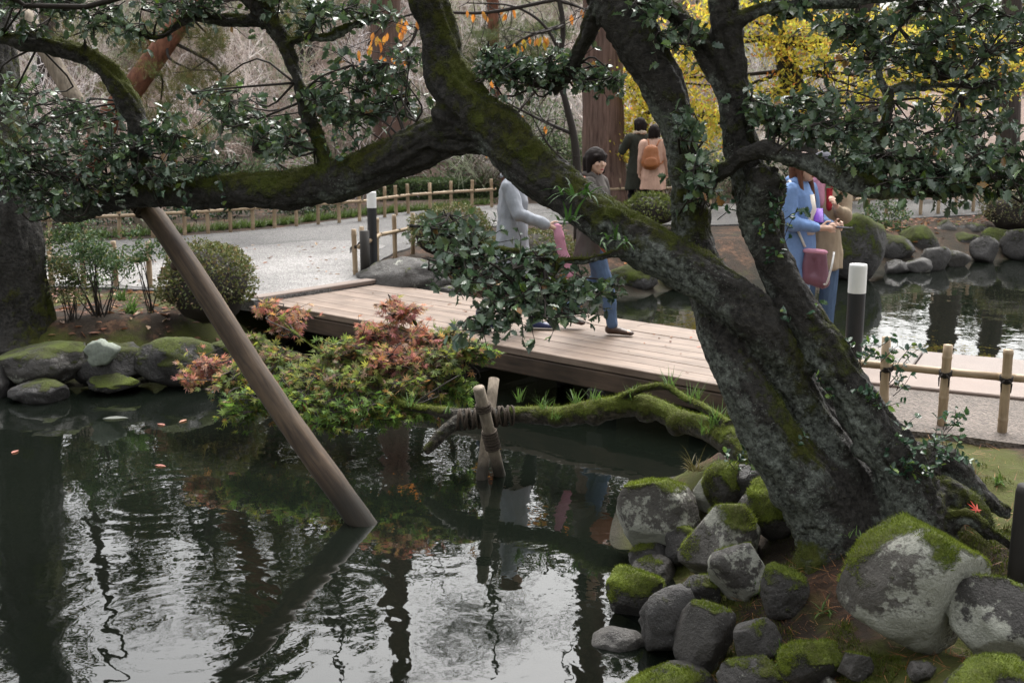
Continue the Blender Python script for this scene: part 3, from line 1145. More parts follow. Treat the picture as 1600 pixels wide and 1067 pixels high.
def rock(name, label, box, Y, depth=1.0, moss=0.3, lichen=0.2, tone=0.3, seed=0, cuts=5, rz=0.0, tilt=0.0, group=None, cat='rock', sub=4, fuzz=False, lum=0.30, auto=False, mb_=1.0):
    u0, v0, u1, v1 = box
    if auto:
        ys = np.linspace(3.6, 9.0, 400)
        pr = np.array([at((u0 + u1) / 2, v1 - 4, q) for q in ys])
        hit = np.where(pr[:, 2] < GH(pr[:, 0], pr[:, 1]))[0]
        if len(hit):
            Y = ys[hit[0]] + 0.35 * max(u1 - u0, v1 - v0) / 2 * ys[hit[0]] / FPX
    c = at((u0 + u1) / 2, (v0 + v1) / 2, Y)
    k = c[1] / FPX * 1.02
    rx, rz_ = (u1 - u0) / 2 * k, (v1 - v0) / 2 * k
    ry = max(rx, rz_) * depth * 0.8
    V, T = ico(sub)
    r = np.random.default_rng(seed + 100)
    D = V.copy()
    P = D * (1 + lum * fbm(D * 1.3 + seed * 3.7, 3, seed) + 0.10 * fbm(D * 3.2 + seed, 4, seed + 5))[:, None]
    for _ in range(cuts):
        n = unit(r.normal(size=3))
        dd = r.uniform(0.60, 0.85)
        e = np.maximum(0, P @ n - dd)
        P = P - n * (e * 0.97)[:, None]
    P = P + unit(P) * (0.035 * fbm(P * 7 + seed, 4, seed + 9))[:, None]
    for ax in range(3):
        lo, hi = P[:, ax].min(), P[:, ax].max()
        P[:, ax] = (P[:, ax] - (lo + hi) / 2) / ((hi - lo) / 2)
    P = P * np.array([rx, ry, rz_])
    if tilt:
        cs, sn = math.cos(tilt), math.sin(tilt)
        P = P @ np.array([[cs, 0, sn], [0, 1, 0], [-sn, 0, cs]]).T
    if rz:
        cs, sn = math.cos(rz), math.sin(rz)
        P = P @ np.array([[cs, -sn, 0], [sn, cs, 0], [0, 0, 1]]).T
    me = mk_mesh(name, P, None, T)
    _, N = mesh_np(me)
    W = P + c
    ms = moss + 0.70 * (N[:, 2] - 0.35) + 0.75 * fbm(W * 6, 4, 31) - (0.06 if auto else 0.16)
    ms = np.clip(ms, 0, 1) if moss > 0 else np.zeros(len(P))
    li = np.clip(lichen + 0.06 + 0.55 * fbm(W * 4.0 + seed, 3, 41) - 0.1 * N[:, 2], 0, 1) if lichen > 0 else np.zeros(len(P))
    a = me.color_attributes.new('rk', 'FLOAT_COLOR', 'POINT')
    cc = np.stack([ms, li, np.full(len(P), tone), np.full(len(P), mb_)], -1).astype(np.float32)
    a.data.foreach_set('color', cc.ravel())
    o = obj(name, me, M['rock'], None, c)
    tag(o, label, cat, group)
    if fuzz:
        tv = T
        A = np.linalg.norm(np.cross(P[tv[:, 1]] - P[tv[:, 0]], P[tv[:, 2]] - P[tv[:, 0]]), axis=1) / 2
        mm = ms[tv].mean(1)
        w = A * (mm > 0.45)
        nb = int(w.sum() * 30000)
        if nb > 10:
            f = r.choice(len(tv), nb, p=w / w.sum())
            bc = r.dirichlet((1, 1, 1), nb)
            pp = (W[tv[f]] * bc[..., None]).sum(1)
            nn = unit((N[tv[f]] * bc[..., None]).sum(1))
            MOSS_PTS.append((o, pp - c, nn))
    return o


G = 'rocks piled at the foot of the leaning tree'
R = [
    ('angular rock with pale lichened left face at the water end of the pile', (966, 740, 1092, 868), 6.75, 1.1, 0.30, 0.42, 0.55, 1, 9),
    ('narrow upright white stone behind the flat-topped rock', (1082, 738, 1116, 800), 6.55, 0.8, 0.0, 0.65, 0.95, 2, 5),
    ('yellow-green moss hummock beside the upright white stone', (1098, 718, 1168, 800), 6.45, 1.0, 0.95, 0.0, 0.3, 3, 1),
    ('dark purple-grey stone with pale tip against the tree foot', (1136, 726, 1194, 784), 6.25, 1.0, 0.05, 0.22, 0.10, 4, 4),
    ('broad flat-topped brownish rock with lichen spots and mossy right side', (1064, 782, 1190, 905), 6.15, 1.0, 0.28, 0.36, 0.42, 5, 6),
    ('small brown stone bedded in bright moss below the trunk', (1148, 765, 1190, 822), 5.95, 0.9, 0.10, 0.15, 0.35, 6, 4),
    ('bright green moss hummock directly under the tree trunk', (1168, 742, 1256, 842), 5.85, 1.0, 0.95, 0.0, 0.3, 7, 1),
    ('tilted rock with large white lichen face and black edge', (1108, 840, 1204, 944), 5.65, 0.9, 0.10, 0.56, 0.35, 8, 3),
    ('dark oval boulder with pale specks low in the pile', (1000, 905, 1100, 1028), 5.6, 1.0, 0.08, 0.10, 0.08, 9, 2),
    ('smooth brown-grey boulder in front of the dark oval one', (1054, 936, 1152, 1048), 5.35, 1.0, 0.10, 0.10, 0.25, 10, 3),
    ('flat purple-brown stone with moss at the water edge', (984, 868, 1058, 916), 6.0, 1.2, 0.25, 0.15, 0.28, 11, 5),
    ('mossy green rock at the water below the flat purple stone', (948, 884, 1040, 974), 5.95, 1.0, 0.72, 0.05, 0.12, 12, 3),
    ('flat grey stone lying half in the water', (918, 976, 1004, 1020), 5.55, 1.3, 0.0, 0.08, 0.30, 13, 4),
    ('long grey stone at the bottom edge of the picture', (962, 1034, 1116, 1100), 5.1, 1.0, 0.14, 0.26, 0.25, 14, 3),
    ('low mossy stone at the bottom edge beside the long grey one', (1122, 1024, 1230, 1100), 4.95, 1.0, 0.45, 0.2, 0.2, 15, 4),
    ('big pale boulder with a thick cap of bright green moss', (1318, 806, 1548, 1016), 4.85, 0.95, 0.50, 0.46, 0.65, 16, 6),
    ('grey boulder with pale green lichen patch at the right edge', (1486, 896, 1625, 1036), 4.6, 0.9, 0.06, 0.44, 0.22, 17, 6),
    ('mossy stone in the bottom right corner', (1462, 1014, 1612, 1120), 4.35, 1.0, 0.62, 0.2, 0.3, 18, 5),
    ('small brown stone in the earth slope below the tree', (1308, 1012, 1364, 1066), 4.7, 1.0, 0.12, 0.2, 0.3, 19, 5),
    ('little grey stone left of the bottom right mossy stone', (1418, 1030, 1464, 1066), 4.5, 1.0, 0.2, 0.15, 0.22, 20, 5),
    ('tiny pale stone at the bottom edge under the tree', (1280, 1054, 1306, 1076), 4.7, 1.0, 0.0, 0.3, 0.6, 21, 5),
    ('mossy stone between the white-faced rock and the tree foot', (1190, 880, 1262, 960), 5.45, 1.0, 0.6, 0.1, 0.15, 22, 3),
    ('dark stone under the angular lichened rock', (985, 840, 1060, 890), 6.45, 1.0, 0.3, 0.1, 0.1, 23, 4),
]
R += [
    ('dark wedge of stone filling the gap behind the dark oval boulder', (1050, 890, 1130, 960), 5.9, 1.0, 0.35, 0.1, 0.08, 24, 6),
    ('brown stone half buried right of the smooth boulder', (1146, 965, 1222, 1040), 5.2, 1.0, 0.30, 0.12, 0.22, 25, 6),
    ('mossy block between the angular rock and the flat-topped rock', (1040, 820, 1100, 885), 6.3, 1.0, 0.6, 0.1, 0.12, 27, 5),
    ('low mossy lump of earth and stone at the bottom under the tree', (1215, 990, 1320, 1075), 4.9, 1.0, 0.6, 0.05, 0.1, 28, 4),
]
for (lab, box, Y, dp, ms, li, tn, sd, ct) in R:
    gx_, gy_ = (box[2] - box[0]) * 0.05, (box[3] - box[1]) * 0.05
    box = (box[0] - gx_, box[1] - gy_ * 0.5, box[2] + gx_, box[3] + gy_ * 1.5)
    ct += 3
    rock('moss_hummock' if 'hummock' in lab else ('boulder' if 'boulder' in lab else 'rock'), lab, box, Y, dp, ms, li, tn, sd, ct, group=G, fuzz=True, cat='moss' if 'hummock' in lab else 'rock', auto=True)
G = 'mossy rocks edging the left bank'
for (lab, box, Y, ms, li, tn, sd) in [
    ('mossy rock with a pale lichen patch at the left shore, below the big trunk', (-15, 534, 140, 606), 10.15, 0.45, 0.36, 0.35, 31),
    ('dark mossy rock carrying the round white lichen patch', (118, 530, 236, 606), 10.25, 0.45, 0.0, 0.04, 32),
    ('wide moss-covered rock left of the maple', (205, 524, 352, 604), 10.35, 0.60, 0.03, 0.05, 33),
    ('mossy shore rock behind the red maple twigs', (325, 522, 440, 592), 10.5, 0.6, 0.05, 0.06, 34),
    ('low dark rock in the water at the left edge', (16, 592, 108, 632), 9.75, 0.30, 0.05, 0.05, 35),
    ('flat moss-topped stone at the waterline under the wide rock', (136, 582, 222, 612), 10.0, 0.60, 0.05, 0.06, 36),
    ('dark wet rock at the far left corner of the pond', (-90, 560, 20, 630), 9.95, 0.35, 0.1, 0.1, 37),
]:
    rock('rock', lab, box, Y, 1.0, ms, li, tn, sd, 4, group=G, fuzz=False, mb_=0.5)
# round crust of lichen
c = at(155, 553, 9.93)
x = MB()
th = np.linspace(0, 2 * np.pi, 22, endpoint=False)
rr = 0.128 * (1 + 0.12 * np.sin(3 * th + 1) + 0.09 * np.sin(5 * th) + 0.06 * np.sin(9 * th))
ringv = np.stack([rr * np.cos(th), np.zeros(22), 0.82 * rr * np.sin(th)], -1)
x.add(np.vstack([ringv, ringv * 0.85 + [0, -0.008, 0], [[0, -0.012, 0]], ringv + [0, 0.12, 0]]),
      [[k, (k + 1) % 22, 22 + (k + 1) % 22, 22 + k] for k in range(22)] + [[45 + k, 45 + (k + 1) % 22, (k + 1) % 22, k] for k in range(22)], [[22 + k, 22 + (k + 1) % 22, 44] for k in range(22)])
m_plain('lichen_crust', (0.19, 0.21, 0.175), 0.9, 0.55, 45, 0.6, 0.006)
tag(obj('lichen_patch', x.mesh('lichen_patch'), M['lichen_crust'], None, c), 'round whitish lichen crust on the dark left bank rock', 'lichen')

rock('boulder', 'low grey boulder with pale lichen spots beside the left bridge end', (556, 400, 704, 462), 13.35, 1.0, 0.04, 0.30, 0.30, 41, 5, group='rocks around the bridge end')
rock('rock', 'small grey stone on the bank behind the bridge, right of the grey boulder', (676, 446, 712, 466), 13.1, 1.0, 0.1, 0.3, 0.4, 42, 5, group='rocks around the bridge end')
G = 'rocks along the far bank of the right pond'
far = [(1296, 352, 1372, 440, .65, .05, .1, 'big mossy mound-like rock behind the two women'), (1360, 374, 1420, 420, .35, .15, .12, 'dark rock left of the broad mossy one on the far bank'),
       (1410, 362, 1460, 410, .55, .1, .12, 'broad mossy rock in the middle of the far bank'), (1452, 350, 1490, 382, .15, .3, .45, 'pale grey rock high on the far bank'),
       (1486, 354, 1510, 374, .05, .15, .15, 'small dark stone high on the far bank right of the pale one'), (1506, 354, 1538, 380, .08, .2, .2, 'grey cracked stone high on the far bank'),
       (1442, 392, 1478, 426, .1, .15, .2, 'wet brown rock at the far waterline'), (1474, 396, 1510, 420, .1, .25, .4, 'pale brown rock at the far waterline'),
       (1486, 370, 1530, 404, .5, .1, .12, 'mossy rock above the pale waterline stone'), (1520, 376, 1554, 414, .3, .1, .15, 'upright dark rock on the far bank'),
       (1536, 364, 1582, 404, .35, .1, .15, 'rounded mossy rock under the round dry shrub'), (1574, 366, 1640, 410, .35, .1, .12, 'dark rock at the right picture edge on the far bank'),
       (1388, 410, 1416, 432, .0, .1, .12, 'small wet stone at the far waterline, leftmost'), (1414, 408, 1450, 430, .05, .1, .15, 'low wet stone beside the brown waterline rock'),
       (1016, 422, 1046, 452, .2, .35, .5, 'pale rock seen in the gap left of the trunk beyond the bridge'), (960, 420, 1018, 462, .6, .05, .1, 'dark mossy rock on the bank beyond the bridge'),
       (1044, 420, 1110, 456, .5, .1, .1, 'dark rock beyond the bridge half behind the trunk')]
for k, (u0, v0, u1, v1, ms, li, tn, lab) in enumerate(far):
    u0, u1, v0 = u0 - (u1 - u0) * .16, u1 + (u1 - u0) * .16, v0 - (v1 - v0) * .22
    ms += .15
    Y = gz((u0 + u1) / 2, v1 - 4, 0.02)[1] + 0.25
    if v1 < 385:
        Y = 19.3
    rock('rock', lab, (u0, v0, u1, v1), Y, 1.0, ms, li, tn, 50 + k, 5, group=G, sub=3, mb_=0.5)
# stones seen through the shallow water
for k, (u, v, w, h) in enumerate([(900, 805, 110, 40), (760, 970, 120, 50), (690, 1010, 90, 40), (820, 1000, 90, 40), (880, 950, 80, 36), (620, 850, 90, 40)]):
    c = gz(u, v, -0.16)
    rock('sunken_stone', ['brown stone under the shallow water left of the rock pile', 'large sunken stone in front of the rock pile', 'sunken stone near the bottom edge of the pond', 'sunken stone below the white water reflection', 'sunken stone close to the half-submerged grey one', 'sunken brown stone beside the foot of the leaning pole'][k],
         (u - w / 2, v - h / 2, u + w / 2, v + h / 2), c[1], 1.2, 0.0, 0.1, 0.5, 80 + k, 3, group='stones under the shallow water', sub=3)

# ------------------------------------------------------------------ leaves
def leaf_template(kind):
    if kind == 'holly':
        R_ = [(.15, .12, .02), (.28, .20, .10), (.19, .33, .03), (.36, .44, .12), (.21, .57, .04), (.29, .70, .10), (.10, .85, .0)]
        V = [(0, 0, 0), (0, .33, -.03), (0, .6, -.02), (0, 1, -.10)] + R_ + [(-x, y, z) for x, y, z in R_]
        T = []
        for o, fl in ((4, 0), (11, 1)):
            r = [None] + [o + k for k in range(7)]
            for t in ((0, r[1], 1), (r[1], r[2], r[3]), (r[1], r[3], 1), (1, r[3], 2), (r[3], r[4], r[5]), (r[3], r[5], 2), (2, r[5], r[7]), (r[5], r[6], r[7]), (2, r[7], 3)):
                T.append(t[::-1] if fl else t)
        return np.array(V, float), np.array(T)
    if kind == 'oval':
        V = [(0, 0, 0), (.17, .25, .05), (.21, .52, .05), (.11, .8, .02), (0, 1, -.05), (-.11, .8, .02), (-.21, .52, .05), (-.17, .25, .05), (0, .5, -.03)]
        return np.array(V, float), np.array([(0, 1, 8), (1, 2, 8), (2, 3, 8), (3, 4, 8), (4, 5, 8), (5, 6, 8), (6, 7, 8), (7, 0, 8)])
    if kind == 'small':
        V = [(0, 0, 0), (.26, .45, .05), (0, 1, -.04), (-.26, .45, .05)]
        return np.array(V, float), np.array([(0, 1, 2), (0, 2, 3)])
    if kind == 'maple':
        V, T = [(0, 0, 0)], []
        ang = [-125, -82, -40, 0, 40, 82, 125]
        ln = [.42, .78, .95, 1.05, .95, .78, .42]
        n = len(ang)
        for k in range(n):
            a = math.radians(ang[k])
            for da, f, dz in ((-11, .52, .0), (0, 1, -.07), (11, .52, .0)):
                b = a + math.radians(da)
                V.append((math.sin(b) * ln[k] * f, math.cos(b) * ln[k] * f, dz * ln[k]))
        for k in range(n):
            o = 1 + 3 * k
            T += [(0, o + 1, o), (0, o + 2, o + 1)]
            if k < n - 1:
                b = math.radians((ang[k] + ang[k + 1]) / 2)
                V.append((math.sin(b) * .26, math.cos(b) * .26, .02))
                T += [(0, len(V) - 1, o + 2), (0, o + 3, len(V) - 1)]
        V = np.array(V, float)
        V[:, 1] += .25
        return V * 0.62, np.array(T)
    if kind == 'needles':
        r = np.random.default_rng(3)
        V, T = [], []
        for k in range(16):
            a, e = r.uniform(0, 6.28), r.uniform(0.15, 1.3)
            d = np.array([math.cos(a) * math.sin(e), math.cos(e), math.sin(a) * math.sin(e)])
            s = unit(np.cross(d, r.normal(size=3))) * 0.012
            V += [s, -s, d * r.uniform(.75, 1.05)]
            T.append((3 * k, 3 * k + 1, 3 * k + 2))
        return np.array(V, float), np.array(T)


TPL = {k: leaf_template(k) for k in ('holly', 'oval', 'small', 'maple', 'needles')}


class Leaves:
    def __init__(self):
        self.p, self.a, self.n, self.s, self.c = [], [], [], [], []

    def add(self, p, a, n, s, c):
        p = np.atleast_2d(p)
        k = len(p)
        self.p.append(p)
        self.a.append(np.broadcast_to(a, (k, 3)))
        self.n.append(np.broadcast_to(n, (k, 3)))
        self.s.append(np.broadcast_to(s, (k,)))
        self.c.append(np.broadcast_to(c, (k, 3)))

    def cat(self):
        return [np.concatenate(q) for q in (self.p, self.a, self.n, self.s, self.c)]


def frames(a, n):
    a = unit(a)
    n = n - a * (a * n).sum(-1, keepdims=True)
    n = unit(n)
    x = np.cross(a, n)
    return x, a, n


def leaves_mesh(name, data, tpl, off):
    p, a, n, s, c = data
    V0, T0 = TPL[tpl]
    x, y, z = frames(a, n)
    V = p[:, None] - off + s[:, None, None] * (V0[None, :, 0:1] * x[:, None] + V0[None, :, 1:2] * y[:, None] + V0[None, :, 2:3] * z[:, None])
    k = len(V0)
    T = (T0[None] + (np.arange(len(p)) * k)[:, None, None]).reshape(-1, 3)
    return mk_mesh(name, V.reshape(-1, 3), None, T, np.repeat(c, k, 0), False)


def leaf_parts(root, data, tpl, mat, idx, nvar=8):
    """single leaves as objects of their own, sharing a few meshes"""
    p, a, n, s, c = [q[idx] for q in data]
    V0, T0 = TPL[tpl]
    order = np.argsort(c[:, 0] - c[:, 1])
    grp = np.array_split(order, nvar)
    off = np.array(root.location)
    x, y, z = frames(a, n)
    for g in grp:
        me = mk_mesh('leaf', V0, None, T0, np.repeat(c[g].mean(0)[None], len(V0), 0), False)
        me.materials.append(mat)
        for k in g:
            o = bpy.data.objects.new('leaf', me)
            COL.objects.link(o)
            o.parent = root
            mt = Matrix(((x[k][0] * s[k], y[k][0] * s[k], z[k][0] * s[k], p[k][0] - off[0]), (x[k][1] * s[k], y[k][1] * s[k], z[k][1] * s[k], p[k][1] - off[1]),
                         (x[k][2] * s[k], y[k][2] * s[k], z[k][2] * s[k], p[k][2] - off[2]), (0, 0, 0, 1)))
            o.matrix_local = mt


def finish_leaves(root, L, tpl, mat, parts=0, name='foliage'):
    data = L.cat()
    n = len(data[0])
    keep = np.ones(n, bool)
    if parts:
        u, v, d = proj(data[0])
        ok = (u > 20) & (u < 1580) & (v > 20) & (v < 1050)
        sc = np.where(ok, data[3] / d * (0.85 + 0.3 * rng.random(n)), 0)
        idx = np.argsort(-sc)[:parts]
        leaf_parts(root, data, tpl, mat, idx)
        keep[idx] = False
    off = np.array(root.location)
    o = obj(name, leaves_mesh(name, [q[keep] for q in data], tpl, off), mat, root)
    o['kind'] = 'stuff'
    return o


def pal(choices, n, r, jit=0.25):
    w = np.array([c[0] for c in choices], float)
    k = r.choice(len(choices), n, p=w / w.sum())
    c = np.array([x[1] for x in choices], float)[k]
    return c * (1 + jit * r.uniform(-1, 1, (n, 1))) * (1 + 0.08 * r.uniform(-1, 1, (n, 3)))


HOLLY = [(9, (0.070, 0.115, 0.066)), (8, (0.105, 0.155, 0.092)), (4, (0.042, 0.075, 0.048)), (3, (0.12, 0.18, 0.075)), (0.8, (0.14, 0.22, 0.035)), (0.25, (0.30, 0.16, 0.06))]


def twig_spray(tw, L, p0, d, length, nl, size, r, palette, rad=0.0035, up=0.55, droop=0.15):
    """one twig with leaves alternating along it and a whorl at the tip"""
    d = unit(d)
    m = 4
    pts = [p0]
    dd = d.copy()
    for k in range(m):
        dd = unit(dd + r.normal(size=3) * 0.16 + np.array([0, 0, -droop * 0.25]))
        pts.append(pts[-1] + dd * length / m)
    pts = np.array(pts)
    tw.tube(pts, np.linspace(rad, rad * 0.4, len(pts)), 4, cap=False)
    f = np.sort(r.uniform(0.25, 1.0, nl))
    f[-max(2, nl // 3):] = r.uniform(0.93, 1.0, max(2, nl // 3))
    i = np.clip((f * m).astype(int), 0, m - 1)
    w = (f * m - i)[:, None]
    P = pts[i] * (1 - w) + pts[i + 1] * w
    ax = unit(pts[i + 1] - pts[i])
    rnd = r.normal(size=(nl, 3))
    side = unit(np.cross(ax, rnd))
    A = unit(ax * r.uniform(0.2, 0.9, (nl, 1)) + side * 0.9 + np.array([0, 0, -droop]))
    N = unit(np.array([0, -0.12, up]) + r.normal(size=(nl, 3)) * 0.42)
    L.add(P, A, N, size * r.uniform(0.5, 1.25, nl), pal(palette, nl, r))
    return pts


def pad(tw, L, stem, c, rad, ntw, nl, size, r, palette=HOLLY, nsub=None, trad=0.0075, up=0.55, droop=0.15):
    """foliage pad: limbs from the stem point to a few nodes, twigs from each node"""
    stem, c, rad = np.asarray(stem, float), np.asarray(c, float), np.asarray(rad, float)
    nsub = nsub or max(3, ntw // 12)
    for k in range(nsub):
        q = unit(r.normal(size=3)) * r.uniform(0.25, 0.75) ** 0.5
        node = c + q * rad
        mid = stem * 0.5 + node * 0.5 + r.normal(size=3) * 0.20 * np.linalg.norm(node - stem) + np.array([0, 0, -0.02])
        tw.tube([stem, mid, node], [trad, trad * 0.75, trad * 0.42], 5, 3, 0.0, cap=False)
        for j in range(int(math.ceil(ntw / nsub))):
            e = unit(r.normal(size=3)) * r.uniform(0.3, 1.30)
            e = c + e * rad
            d = e - node
            ln = min(max(np.linalg.norm(d), 0.10), 0.32)
            st = e - unit(d) * ln
            if np.linalg.norm(st - node) > 0.06:
                tw.tube([node, (node + st) / 2 + r.normal(size=3) * 0.02, st], [trad * 0.42, 0.004, 0.0035], 4, cap=False)
            twig_spray(tw, L, st, d, ln, nl, size, r, palette, up=up, droop=droop)


def limb(pts):
    """image trace (u, v, Y, width in px) -> points, radii"""
    P = np.array([at(u, v, Y) for u, v, Y, w in pts])
    Rr = np.array([pxr(w, Y) for u, v, Y, w in pts])
    return P, Rr


# ------------------------------------------------------------------ the leaning holly
TB = at(1360, 880, 5.45)
TB[2] = 0.40
holly = thing('holly_tree', 'old gnarled mossy tree leaning out over the pond with spiny dark evergreen leaves', 'tree', TB)
S1 = [(1345, 900, 5.45, 170), (1300, 800, 5.45, 160), (1218, 705, 5.33, 104), (1170, 620, 5.38, 88), (1134, 540, 5.50, 78), (1108, 460, 5.68, 74), (1088, 390, 5.76, 74), (1077, 310, 5.78, 64), (1068, 250, 5.80, 60), (1051, 169, 5.85, 65), (1014, 84, 5.92, 82), (966, 0, 6.0, 88), (920, -80, 6.1, 84), (860, -220, 6.3, 70)]
S2 = [(1400, 890, 5.42, 170), (1330, 760, 5.46, 96), (1268, 660, 5.50, 78), (1224, 575, 5.48, 76), (1175, 495, 5.42, 86), (1108, 438, 5.5, 92), (1035, 396, 5.62, 86), (955, 352, 5.78, 86), (888, 302, 5.94, 80), (830, 254, 6.08, 88), (785, 212, 6.18, 92), (745, 184, 6.26, 84)]
S2u = [(800, 222, 6.15, 80), (748, 182, 6.25, 86), (712, 140, 6.3, 82), (692, 100, 6.34, 70), (685, 56, 6.38, 64), (667, 0, 6.42, 66), (645, -70, 6.5, 64), (600, -220, 6.6, 55)]
S2h = [(815, 236, 6.1, 70), (750, 208, 6.26, 76), (690, 214, 6.38, 78), (640, 236, 6.46, 77), (590, 258, 6.54, 76), (530, 282, 6.64, 74), (450, 297, 6.76, 66), (370, 300, 6.88, 60), (300, 300, 7.0, 56), (240, 300, 7.1, 54), (180, 308, 7.2, 52), (130, 322, 7.28, 44), (85, 338, 7.35, 26)]
S3 = [(1445, 860, 5.38, 150), (1412, 745, 5.34, 108), (1356, 650, 5.36, 84), (1304, 562, 5.41, 74), (1252, 490, 5.50, 66), (1212, 415, 5.56, 70), (1190, 345, 5.62, 78), (1172, 280, 5.68, 66), (1157, 225, 5.72, 58), (1150, 169, 5.75, 54), (1139, 84, 5.8, 55), (1128, 0, 5.85, 54), (1118, -90, 5.9, 50), (1110, -240, 6.0, 40)]
S3b = [(1152, 190, 5.74, 40), (1128, 128, 5.78, 40), (1100, 75, 5.84, 36), (1062, 32, 5.9, 32), (1015, -8, 5.95, 30), (960, -60, 6.0, 26)]
core = [(1395, 860, 5.70, 170), (1325, 740, 5.74, 140), (1262, 640, 5.74, 120), (1215, 550, 5.74, 90), (1175, 480, 5.72, 60)]
stub = [(1178, 340, 5.62, 60), (1196, 306, 5.56, 66), (1204, 284, 5.52, 58), (1207, 272, 5.50, 36)]
R1 = [(1092, 305, 5.72, 34), (1112, 278, 5.62, 32), (1138, 262, 5.55, 26), (1165, 240, 5.50, 25), (1205, 238, 5.45, 24), (1262, 260, 5.42, 32), (1320, 284, 5.4, 38), (1400, 297, 5.4, 24), (1480, 298, 5.4, 17), (1570, 288, 5.4, 10)]
R0 = [(1140, 40, 5.8, 26), (1190, 18, 5.75, 22), (1260, 8, 5.7, 18), (1340, 2, 5.7, 14), (1430, -8, 5.7, 10)]
R2 = [(1340, 287, 5.42, 22), (1372, 225, 5.6, 20), (1388, 160, 5.7, 19), (1372, 122, 5.75, 18), (1376, 92, 5.78, 15), (1405, 44, 5.8, 11), (1440, 12, 5.85, 7)]
R2b = [(1383, 140, 5.72, 13), (1430, 138, 5.8, 12), (1500, 134, 5.85, 10), (1600, 128, 5.9, 8)]
R2c = [(1380, 84, 5.78, 11), (1419, 98, 5.82, 10), (1445, 118, 5.85, 9), (1500, 150, 5.9, 6)]
U1 = [(945, 12, 6.02, 30), (926, 30, 6.05, 26), (905, 82, 6.12, 24), (884, 118, 6.18, 22), (862, 142, 6.22, 20)]
L1 = [(516, 280, 6.66, 36), (506, 250, 6.7, 26), (489, 200, 6.75, 24), (466, 140, 6.8, 24), (440, 62, 6.86, 30), (416, 28, 6.9, 34), (392, 0, 6.9, 30), (360, -50, 6.95, 26)]
L1b = [(446, 66, 6.85, 16), (482, 60, 6.85, 12), (515, 58, 6.85, 11), (548, 42, 6.85, 9), (600, 12, 6.85, 6)]
L1c = [(424, 34, 6.9, 26), (360, 34, 6.95, 18), (306, 28, 6.98, 15), (270, 46, 7.0, 13), (240, 58, 7.0, 12), (195, 38, 7.02, 9), (130, 8, 7.05, 8), (70, -8, 7.1, 6)]
L2 = [(226, 300, 7.12, 36), (222, 240, 7.12, 34), (212, 185, 7.14, 34), (190, 140, 7.16, 36), (160, 104, 7.18, 36), (118, 82, 7.2, 32), (60, 70, 7.22, 28), (0, 60, 7.25, 25), (-80, 40, 7.3, 20)]
L2b = [(138, 88, 7.18, 15), (132, 50, 7.16, 11), (150, 20, 7.15, 8), (170, -10, 7.15, 5)]
C1 = [(1000, 385, 5.66, 22), (930, 402, 5.5, 15), (850, 405, 5.4, 12), (760, 385, 5.4, 10), (690, 362, 5.45, 7), (640, 352, 5.5, 4)]
C2 = [(880, 404, 5.45, 11), (850, 450, 5.3, 8), (800, 478, 5.25, 6), (745, 500, 5.25, 4)]
roots = [[(1440, 800, 5.45, 110), (1462, 772, 5.42, 70), (1496, 778, 5.38, 62), (1528, 802, 5.34, 40), (1552, 840, 5.3, 22)],
         [(1412, 740, 5.52, 80), (1456, 716, 5.58, 60), (1502, 738, 5.6, 52), (1540, 778, 5.6, 36), (1580, 802, 5.6, 20)],
         [(1440, 850, 5.38, 80), (1500, 806, 5.25, 24), (1545, 828, 5.22, 20), (1588, 856, 5.2, 16), (1625, 876, 5.2, 10)],
         [(1300, 840, 5.42, 120), (1274, 880, 5.32, 70), (1262, 930, 5.25, 58), (1250, 1000, 5.15, 50), (1240, 1060, 5.1, 36)],
         [(1340, 880, 5.38, 130), (1330, 940, 5.2, 100), (1320, 1010, 5.05, 90), (1300, 1070, 4.95, 60)]]
CLP, CLT = [], []
mb = MB()
for k, s in enumerate([S1, S2, S2u, S2h, S3, S3b, core, stub, R1, R0, R2, R2b, R2c, U1, L1, L1b, L1c, L2, L2b, C1, C2] + roots):
    P, Rr = limb(s)
    Rr = Rr * (0.87 if k < 7 else (1.0 if k == 7 else 0.92))
    P = P + rng.normal(size=P.shape) * (Rr * 0.06)[:, None]
    mb.tube(P, Rr, 16, 6, 0.10, k)
    cl = spline(P, Rr, 12)[0]
    CLP.append(cl)
    CLT.append(unit(np.gradient(cl, axis=0)))
burls = [(1195, 640, 5.36, 48), (1262, 565, 5.46, 40), (1120, 430, 5.52, 46), (1226, 480, 5.47, 40), (870, 290, 5.95, 50), (960, 350, 5.68, 50), (700, 180, 6.25, 46), (1360, 700, 5.34, 50), (560, 285, 6.6, 44), (940, 360, 5.7, 40), (1190, 475, 5.40, 34), (1212, 720, 5.30, 40)]
for (u, v, Y, w) in burls:
    mb.ball(at(u, v, Y), pxr(w, Y) * np.array([1.1, 0.8, 1.0]), 3)
V, Q, T = mb.arrays()
me = mk_mesh('trunk', V - TB, Q, T)
trunk = obj('trunk', me, M['holly_bark'], holly)
md = trunk.modifiers.new('fuse', 'REMESH')
md.mode = 'VOXEL'
md.voxel_size = 0.0125
md.use_smooth_shade = True
md = trunk.modifiers.new('soft', 'SMOOTH')
md.factor = 0.5
md.iterations = 2
me = bake(trunk)


